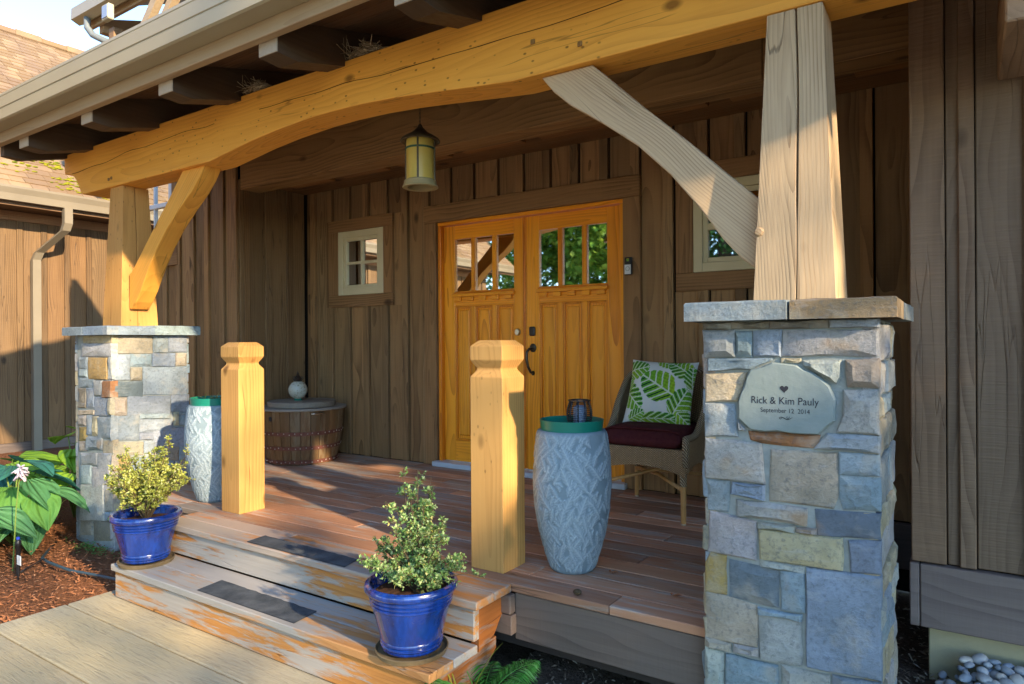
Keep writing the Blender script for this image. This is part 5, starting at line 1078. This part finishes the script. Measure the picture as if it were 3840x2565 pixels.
hosta(-5.85, 2.12, [(-.55, .16, .30, .30, .55, gG), (-1.35, .18, .26, .31, .6, gB), (.15, .20, .34, .30, .45, gB), (-2.2, .16, .30, .28, .5, gB), (.9, .16, .36, .28, .3, gT), (1.9, .16, .36, .27, .3, gT), (2.9, .16, .34, .28, .4, gT), (-.9, .08, .42, .29, .15, gT), (.3, .06, .45, .30, .05, gT), (-2.9, .17, .28, .28, .5, gG), (-.1, .22, .20, .26, .8, gB), (-1.8, .24, .17, .26, .8, gG), (-.95, .26, .16, .27, .85, gG)], 'large blue green hosta with heart shaped leaves in front of the stone pillar', 1)
hosta(-5.55, 1.78, [(-.3, .12, .20, .25, .6, gG), (-1.2, .14, .16, .24, .7, gB), (-2.1, .12, .2, .25, .5, gG), (.7, .12, .22, .25, .4, gB), (2., .12, .22, .25, .4, gB), (-2.9, .12, .2, .24, .5, gB)], 'smaller hosta at the edge of the bed beside the path light', 2)
hosta(-6.35, 2.75, [(-.4, .14, .42, .25, .3, gY), (.4, .16, .46, .26, .2, gY), (1.3, .14, .44, .25, .2, gG), (-1.2, .16, .38, .25, .45, gY), (2.4, .14, .42, .26, .2, gY), (-2.2, .16, .36, .26, .4, gG), (0, .05, .56, .26, -.1, gY), (-.8, .24, .30, .24, .6, gY), (.0, .26, .34, .24, .4, gG), (3.1, .1, .5, .25, .1, gY)], 'bright lime hosta behind the blue green one', 3)
hosta(-6.55, 1.75, [(-.4, .14, .36, .27, .4, gB), (.4, .14, .36, .27, .3, gT), (1.3, .14, .36, .27, .2, gT), (-1.2, .14, .32, .27, .5, gB), (2.4, .14, .36, .27, .3, gT), (-2.2, .14, .32, .27, .5, gB)], 'blue green hosta at the outer edge of the bed', 4)
hosta(-6.0, 3.4, [(a, .14, .50+.1*math.sin(a*3), .25, .25, gY if k % 2 else gG) for k, a in enumerate((0, .8, 1.6, 2.4, 3.2, 4., 4.8, 5.6))], 'lime hosta against the house wall behind the pillar', 5)
hosta(-5.62, 2.18, [(-.2, .10, .26, .25, .5, gG), (-1.1, .12, .22, .26, .6, gB), (.8, .10, .28, .24, .4, gB), (-2., .12, .24, .25, .5, gG)], 'young hosta tucked between the big clump and the pillar', 8)
hosta(-6.25, 2.2, [(-.6, .16, .34, .27, .35, gT), (.2, .14, .40, .27, .2, gY), (-1.4, .18, .28, .27, .5, gG), (1.2, .12, .42, .26, .1, gY), (-2.4, .16, .3, .27, .4, gB), (2.4, .14, .4, .26, .2, gG)], 'mixed lime and blue hosta between the larger clumps', 6)
hosta(-5.86, 2.62, [(-.3, .10, .38, .22, .2, gY), (.6, .12, .42, .22, .1, gY), (-1.2, .14, .32, .23, .4, gY), (1.6, .12, .44, .22, 0, gG), (2.8, .12, .4, .22, .2, gY), (-2.2, .14, .34, .22, .4, gY)], 'lime hosta pressed against the side of the plain pillar', 7)
# hosta flower head
hf = thing('hosta_flower', 'pale lilac hosta flower head on a thin stem', 'flower', (-5.2, 1.88, GZ)); b = MB(); r_ = random.Random(8); top = Vector((-5.13, 1.90, .25))
MB().tube([(-5.2, 1.88, GZ), (-5.17, 1.89, 0), top], [.005, .004, .003], 5).obj('stem', STEM, hf)
for k in range(42):
    a = r_.uniform(0, 6.28); e = r_.uniform(-.9, .7); d = Vector((math.cos(a)*math.cos(e), math.sin(a)*math.cos(e), math.sin(e))); p = top+Vector((0, 0, r_.uniform(-.035, .03))); b.tube([p, p+d*.025, p+d*.052-Vector((0, 0, .006))], [.002, .007, .004], 5)
b.obj('florets', leafmat('lilac', [(0, (.50,.44,.55)), (1, (.75,.68,.72))]), hf, smooth=True)
# ferns and grassy plants
def blades(name, label, cat, cx, cy, n, L_, wd, mat, seed, spread=.2, z0=GZ, up=.8, group=None):
    t = thing(name, label, cat, (cx, cy, z0), group); b = MB(); r_ = random.Random(seed)
    for k in range(n):
        a = r_.uniform(0, 6.28); p = Vector((cx+r_.gauss(0, spread*.3), cy+r_.gauss(0, spread*.3), z0)); d = Vector((math.cos(a), math.sin(a), up*r_.uniform(.6, 1.6))).normalized(); l = L_*r_.uniform(.6, 1.1); s_ = Vector((-math.sin(a), math.cos(a), 0)); vs = []
        for q in range(6):
            f = q/5; c_ = p+d*l*f-Vector((0, 0, .35*l*f*f)); ww_ = wd*(1-f**2)*.5+.0005; vs += [c_+s_*ww_, c_-s_*ww_]
        b.add(vs, [(2*q, 2*q+1, 2*q+3, 2*q+2) for q in range(5)])
    b.obj('blades', mat, t); return t
GRS = leafmat('daylily_blade', [(0, (.20,.28,.03)), (.6, (.38,.40,.04)), (1, (.50,.36,.05))])
blades('daylily', 'yellow green strap leaved clump by the wing wall', 'plant', -6.95, 2.75, 80, .62, .012, GRS, 3, .5)
blades('daylily', 'second strap leaved clump with orange tips near the downspout', 'plant', -7.5, 3.3, 80, .65, .012, GRS, 4, .6)
def fern(name, label, cx, cy, z0, nfr, L_, mat, seed, up=.7, group=None, a_range=(0, 6.28)):
    t = thing(name, label, 'fern', (cx, cy, z0), group); r_ = random.Random(seed)
    for k in range(nfr):
        a = a_range[0]+(a_range[1]-a_range[0])*(k+r_.random()*.6)/nfr; d = Vector((math.cos(a), math.sin(a), up*r_.uniform(.6, 1.4))).normalized(); l = L_*r_.uniform(.65, 1.1); p = Vector((cx, cy, z0)); s_ = Vector((-math.sin(a), math.cos(a), 0)); b = MB(); ctr = [p+d*l*f-Vector((0, 0, .45*l*f*f)) for f in np.linspace(0, 1, 15)]
        b.tube(ctr, [.0025*(1-.8*i/14) for i in range(15)], 4)
        for i in range(1, 15):
            for sub in (0, .5):
                for sg in (-1, 1):
                    cp = ctr[i-1].lerp(ctr[i], sub); f = (i-1+sub)/14; pl_ = .28*l*math.sin(math.pi*min(1, .12+.88*f)**.75)**.8+.012; dd = (s_*sg+(ctr[i]-ctr[i-1]).normalized()*.5-Vector((0, 0, .18+r_.gauss(0, .08)))).normalized()
                    addleaf(b, cp, dd, Vector((0, 0, 1)), pl_, .013, .15, .22)
        b.obj('frond', mat, t)
FRN = leafmat('fern_leaf', [(0, (.06,.22,.03)), (.6, (.13,.40,.06)), (1, (.26,.50,.14))], .5, .3)
fern('fern', 'bright green fern growing beside the end of the steps', -1.63, 2.20, GZ, 10, .46, FRN, 2, 1.1, 'ferns by the deck')
fern('fern', 'small fern on bare soil under the deck edge', -1.30, 2.30, GZ, 9, .22, FRN, 5, .7, 'ferns by the deck')
fern('fern', 'low fern at the foot of the plaque pillar', -.98, 2.33, GZ, 9, .20, FRN, 6, .6, 'ferns by the deck')
blades('weed_stalk', 'thin yellow sprouting stalk in front of the step end', 'weed', -1.66, 2.12, 5, .42, .007, GRS, 9, .05, GZ, 2.2)
# little broad leaved seedlings
SDL = leafmat('seedling_leaf', [(0, (.08,.26,.05)), (1, (.15,.36,.07))])
def seedling(x, y, label, k, h, L_):
    t = thing('seedling', label, 'seedling', (x, y, GZ), 'seedlings in the soil'); b = MB(); r_ = random.Random(int(x*77)); st_ = MB()
    for q in range(k):
        a = q*2.4; tp_ = Vector((x+.02*math.cos(a), y+.02*math.sin(a), GZ+h*r_.uniform(.7, 1.1))); st_.tube([(x, y, GZ), tp_], .0015, 4); addleaf(b, tp_, Vector((math.cos(a), math.sin(a), .1)), Vector((0, 0, 1)), L_, L_*.75, .12, .2)
    b.obj('leaves', SDL, t); st_.obj('stalks', STEM, t)
seedling(-1.10, 2.36, 'two leaved seedling on the soil in front of the deck rim', 4, .10, .05); seedling(-1.17, 2.30, 'tiny seedling next to the taller one by the deck rim', 3, .05, .03)
wd_ = thing('ground_weed', 'low bright green weed at the corner of the plain pillar', 'weed', (-5.2, 2.36, GZ)); b = MB(); r_ = random.Random(4)
for k in range(220):
    p = Vector((-5.22+r_.gauss(0, .14), 2.37+r_.gauss(0, .035), GZ+r_.uniform(.0, .035))); addleaf(b, p, Vector((r_.gauss(0, 1), r_.gauss(0, 1), .3)), Vector((0, 0, 1)), r_.uniform(.012, .024), .012)
b.obj('leaves', SDL, wd_)
# mulch chips, twigs and soil crumbs
CHIP = leafmat('bark_chip', [(0, (.13,.05,.022)), (.5, (.33,.125,.05)), (.95, (.38,.16,.065)), (1, (.44,.23,.12))], .9, 0.)
b = MB(); r_ = random.Random(12)
for k in range(9000):
    x = r_.uniform(-7.4, -4.06); y = r_.uniform(.4, 2.45) if r_.random() < .85 else r_.uniform(2.4, 3.6)
    if x > -4.2 and y < 1.95: continue
    a = r_.uniform(0, 3.14); L_ = r_.uniform(.008, .034); W_ = r_.uniform(.004, .010); z = GZ+.012+r_.uniform(0, .03)+.03*noise.noise((x*1.5, y*1.5, .3)); d = Vector((math.cos(a), math.sin(a), r_.gauss(0, .3)))*L_/2; s_ = Vector((-math.sin(a), math.cos(a), r_.gauss(0, .3)))*W_/2; p = Vector((x, y, z)); h = Vector((0, 0, .003))
    b.add([p-d-s_, p+d-s_*.6, p+d+s_, p-d+s_*.7, p+h], [(0, 1, 4), (1, 2, 4), (2, 3, 4), (3, 0, 4)])
b.obj('bark_mulch', CHIP, None, label='reddish bark mulch chips covering the garden bed', cat='mulch', kind='stuff')
b = MB()
for k in range(2600):
    x = r_.uniform(-1.72, .4); y = r_.uniform(1.95, 2.75) if x < -.8 else r_.uniform(2.9, 3.5)
    if r_.random() < .5: x = r_.uniform(-.8, -.05); y = r_.uniform(2.9, 4.4)
    a = r_.uniform(0, 3.14); L_ = r_.uniform(.006, .03); W_ = r_.uniform(.003, .010); z = GZ+.008+r_.uniform(0, .015)+.03*noise.noise((x*3, y*3, .3)); d = Vector((math.cos(a), math.sin(a), r_.gauss(0, .4)))*L_/2; s_ = Vector((-math.sin(a), math.cos(a), r_.gauss(0, .4)))*W_/2; p = Vector((x, y, z))
    b.add([p-d-s_, p+d-s_, p+d+s_, p-d+s_, p+Vector((0, 0, .004))], [(0, 1, 4), (1, 2, 4), (2, 3, 4), (3, 0, 4)])
b.obj('leaf_litter', leafmat('litter', [(0, (.05,.035,.025)), (.5, (.16,.11,.07)), (.85, (.30,.24,.16)), (1, (.42,.38,.30))], .9, 0.), None, label='dry leaf litter on the soil under the deck edge', cat='leaf litter', kind='stuff')
# path light stake, cable and hose
stk = thing('path_light', 'small black garden stake light with a white tag at the bed edge', 'garden light', (-4.98, 1.83, GZ))
MB().lathe([(.003, 0), (.012, .06), (.014, .22), (.018, .225), (.018, .25), (.008, .262)], -4.98, 1.83, GZ-.01, 12).obj('stake', BLACK, stk, smooth=40)
MB().lathe([(.010, 0), (.010, .014), (.001, .016)], -4.98, 1.83, GZ+.252, 10).obj('blue_cap', simple('blue_cap', (.02,.06,.5), .4), stk)
MB().cbox(-4.962, 1.815, GZ+.10, -4.905, 1.819, GZ+.16, .002).obj('white_tag', simple('tag_white', (.7,.7,.68), .5), stk)
MB().tube([(-4.06, 2.12, GZ+.06), (-4.25, 2.10, GZ+.05), (-4.5, 2.07, GZ+.045), (-4.75, 2.03, GZ+.04), (-4.98, 2.0, GZ+.06), (-5.15, 2.03, GZ+.05), (-5.35, 2.14, GZ+.03), (-5.6, 2.3, GZ+.02)], .009, 8).obj('soaker_hose', simple('hose', (.03,.06,.08), .4, .5), None, smooth=True, label='dark blue grey hose lying across the mulch to the steps', cat='hose')
MB().tube([(-4.98, 1.84, GZ+.04), (-5.02, 1.90, GZ+.05), (-5.05, 2.0, GZ+.07), (-5.1, 2.05, GZ+.03)], .004, 6).obj('light_cable', BLACK, None, smooth=True, label='thin black cable from the path light to the hose', cat='cable')
# pebbles along the right hand foundation
PEB = Mat('pebble', .55, .35); nz = PEB.noise(PEB.vmath('ADD', PEB.obj_co(), PEB.n('ObjectInfo').outputs['Location']), 40, 4, .6); PEBM = PEB.done(PEB.mix(PEB.math('MULTIPLY', nz, .5), PEB.tintc(), (.5,.52,.52)))
def pebmesh(seed):
    b = MB(); b.ball((0, 0, 0), 1, 12, 8); b.v = [tuple((1+.16*noise.noise((x*1.3+seed, y*1.3, z*1.3)))*q for q in (x, y, z)) for x, y, z in b.v]
    me = bpy.data.meshes.new('pebble'); me.from_pydata(b.v, [], b.f); me.materials.append(PEBM); me.polygons.foreach_set('use_smooth', [True]*len(me.polygons)); return me
pms = [pebmesh(s*7.3) for s in range(6)]; cs = [(.33,.37,.40), (.26,.32,.37), (.46,.47,.46), (.14,.20,.28), (.50,.47,.40), (.38,.38,.37)]
PN = ['smooth slate grey', 'smooth blue grey', 'smooth pale grey', 'smooth dark blue', 'smooth tan', 'smooth neutral grey']; placed = []; r_ = random.Random(44)
for layer in range(3):
    for k in range(2500):
        if len(placed) >= (130, 215, 290)[layer]: break
        x = r_.uniform(-.10, .62); y = r_.uniform((2.95, 3.05, 3.16)[layer], 3.42); s_ = r_.uniform(.017, .034); sx, sy, sz = s_*r_.uniform(.95, 1.5), s_*r_.uniform(.7, 1.), s_*r_.uniform(.5, .7)
        z = GZ+.014+layer*.032+.07*max(0, min(1, (y-3.0)/.4))*min(1, max(0, (x+.10)/.12))
        if x < -.02 and layer == 2: continue
        if any(math.dist((x, y, z), (px, py, pz)) < (s_+pr_)*(.86 if layer == 0 else .74) for px, py, pz, pr_ in placed): continue
        placed.append((x, y, z, s_))
        o = bpy.data.objects.new('pebble', pms[k % 6]); col.objects.link(o); o.location = (x, y, z); o.scale = (sx, sy, sz); o.rotation_euler = (r_.uniform(-.3, .3), r_.uniform(-.3, .3), r_.uniform(0, 3.1)); c_ = r_.choice(cs); o.color = (*c_, 1)
        tag(o, PN[cs.index(c_)]+' river pebble beside the cream foundation', 'pebble', 'river pebbles along the foundation')
# seed cone and dry leaves on the deck
tag(MB().ball((-1.36, 2.525, .014), .016, 9, 6, 1.2, 1., .8).obj('seed_cone', simple('cone_brown', (.07,.045,.02), .9, bump=(90, 1.)), None, smooth=True), 'small dark seed cone on the front edge of the deck', 'cone')
for x, y, lb in ((-1.02, 2.72, 'curled brown leaf on the deck boards near the plaque pillar'), (-1.36, 2.84, 'dry brown leaf on the deck at the foot of the carved stool')):
    b = MB(); addleaf(b, Vector((x, y, .006)), Vector((1, .3, .05)), Vector((0, 0, 1)), .045, .022, .35, -.1); addleaf(b, Vector((x, y, .006)), Vector((-.4, 1, .12)), Vector((0, 0, 1)), .025, .012, .35, -.1); b.obj('dry_leaf', CHIP, None, label=lb, cat='leaf')
# ================================================================== trees around the forecourt (far ones seen in the glass; side ones unseen, placed to shade the sun)
def treemesh(kind, seed, H_, Rd, n):
    r_ = random.Random(seed); fo = MB()
    for k in range(n):
        if kind == 'fir':
            f = r_.random()**.75; z = H_*(.10+.9*f); rad = Rd*(1-f)*(.55+.45*abs(math.sin(z*3.1+seed)))+.1; a = r_.uniform(0, 6.28); q = rad*r_.uniform(.35, 1.); p = Vector((q*math.cos(a), q*math.sin(a), z-.25*q)); d = Vector((math.cos(a), math.sin(a), r_.gauss(-.25, .25))); L_, W_ = r_.uniform(.3, .6), r_.uniform(.08, .15)
        else:
            while True:
                p = Vector((r_.uniform(-1, 1), r_.uniform(-1, 1), r_.uniform(-1, 1)))
                if p.length < 1 and noise.noise(p*2.6+Vector((seed, 0, 0))) > -.12-.5*(p.length < .25): break
            p = Vector((p.x*Rd, p.y*Rd, H_*.62+p.z*H_*.40)); d = Vector((r_.gauss(0, 1), r_.gauss(0, 1), r_.gauss(0, .7))); L_, W_ = r_.uniform(.16, .34), r_.uniform(.10, .2)
        addleaf(fo, p, d, Vector((r_.gauss(0, .5), r_.gauss(0, .5), 1)), L_, W_, .1, .15)
    return fo
TL = [leafmat('tree_leaf_a', [(0, (.07,.18,.02)), (.6, (.20,.36,.04)), (1, (.38,.48,.07))], .5, .35), leafmat('tree_leaf_b', [(0, (.04,.12,.03)), (.7, (.11,.24,.05)), (1, (.22,.32,.07))], .5, .25)]
BARK = wood('bark', (.16,.12,.09), (.07,.05,.04), 'Z', 6, .6, .9, .8, .03)
def tree(x, y, kind, H_, Rd, n, seed, label, mat):
    t = thing('fir_tree' if kind == 'fir' else 'maple_tree', label, 'tree', (x, y, GZ-.03), 'trees round the forecourt')
    fo = treemesh(kind, seed, H_, Rd, n); fo.v = [(a+x, b_+y, c_+GZ) for a, b_, c_ in fo.v]; fo.obj('crown', mat, t)
    tk = MB(); h = H_*(.92 if kind == 'fir' else .6); tk.tube([(x+.15*noise.noise((z, seed, 0)), y+.15*noise.noise((z, seed, 9)), GZ-.05+z) for z in np.linspace(0, h, 8)], [.02*H_*(1-.85*i/7)+.02 for i in range(8)], 9)
    r_ = random.Random(seed)
    for k in range(9):
        a = k*2.4; z = H_*r_.uniform(.3, .6); tk.tube([(x, y, GZ+z), (x+Rd*.4*math.cos(a), y+Rd*.4*math.sin(a), GZ+z+.15*H_*(0 if kind == 'fir' else 1)), (x+Rd*.75*math.cos(a), y+Rd*.75*math.sin(a), GZ+z+.2*H_*(0 if kind == 'fir' else 1))], [.05, .035, .015], 6)
    tk.obj('trunk', BARK, t, smooth=True)
tree(-9.0, -10.5, 'mp', 9.5, 3.4, 16000, 1, 'broad green maple across the forecourt', TL[0]); tree(-6.0, -11.5, 'fir', 13., 3., 9000, 2, 'tall dark fir across the forecourt beside the broad maple', TL[1])
tree(-12.8, -11.5, 'mp', 10., 3.6, 15000, 3, 'broad maple at the end of the garden wing', TL[0]); tree(-10.5, -15., 'fir', 15., 3.4, 9000, 4, 'tall fir behind the broad maple', TL[1])
tree(-2.8, -13., 'mp', 10., 3.6, 14000, 5, 'round maple beyond the tall fir', TL[0]); tree(2.5, -13., 'fir', 12., 3., 8000, 6, 'dark fir at the far corner of the forecourt', TL[1])
tree(8.0, 1.75, 'mp', 5.0, 2.15, 6200, 7, 'unseen low loose leaved maple placed to shade the porch from the side', TL[0])  # out of view, crown shaped to block low sun from the porch
tree(8.3, -3.0, 'mp', 3.6, 1.3, 1500, 9, 'unseen small open maple placed to dapple the patio sun', TL[0])  # out of view, loose crown placed to break up sunlight on the patio
tree(11.2, -1.7, 'mp', 9.0, 2.1, 950, 12, 'unseen tall open maple added to dapple the sun on the pillar and bed', TL[0])  # out of view, thin crown added to dapple sun on the left side
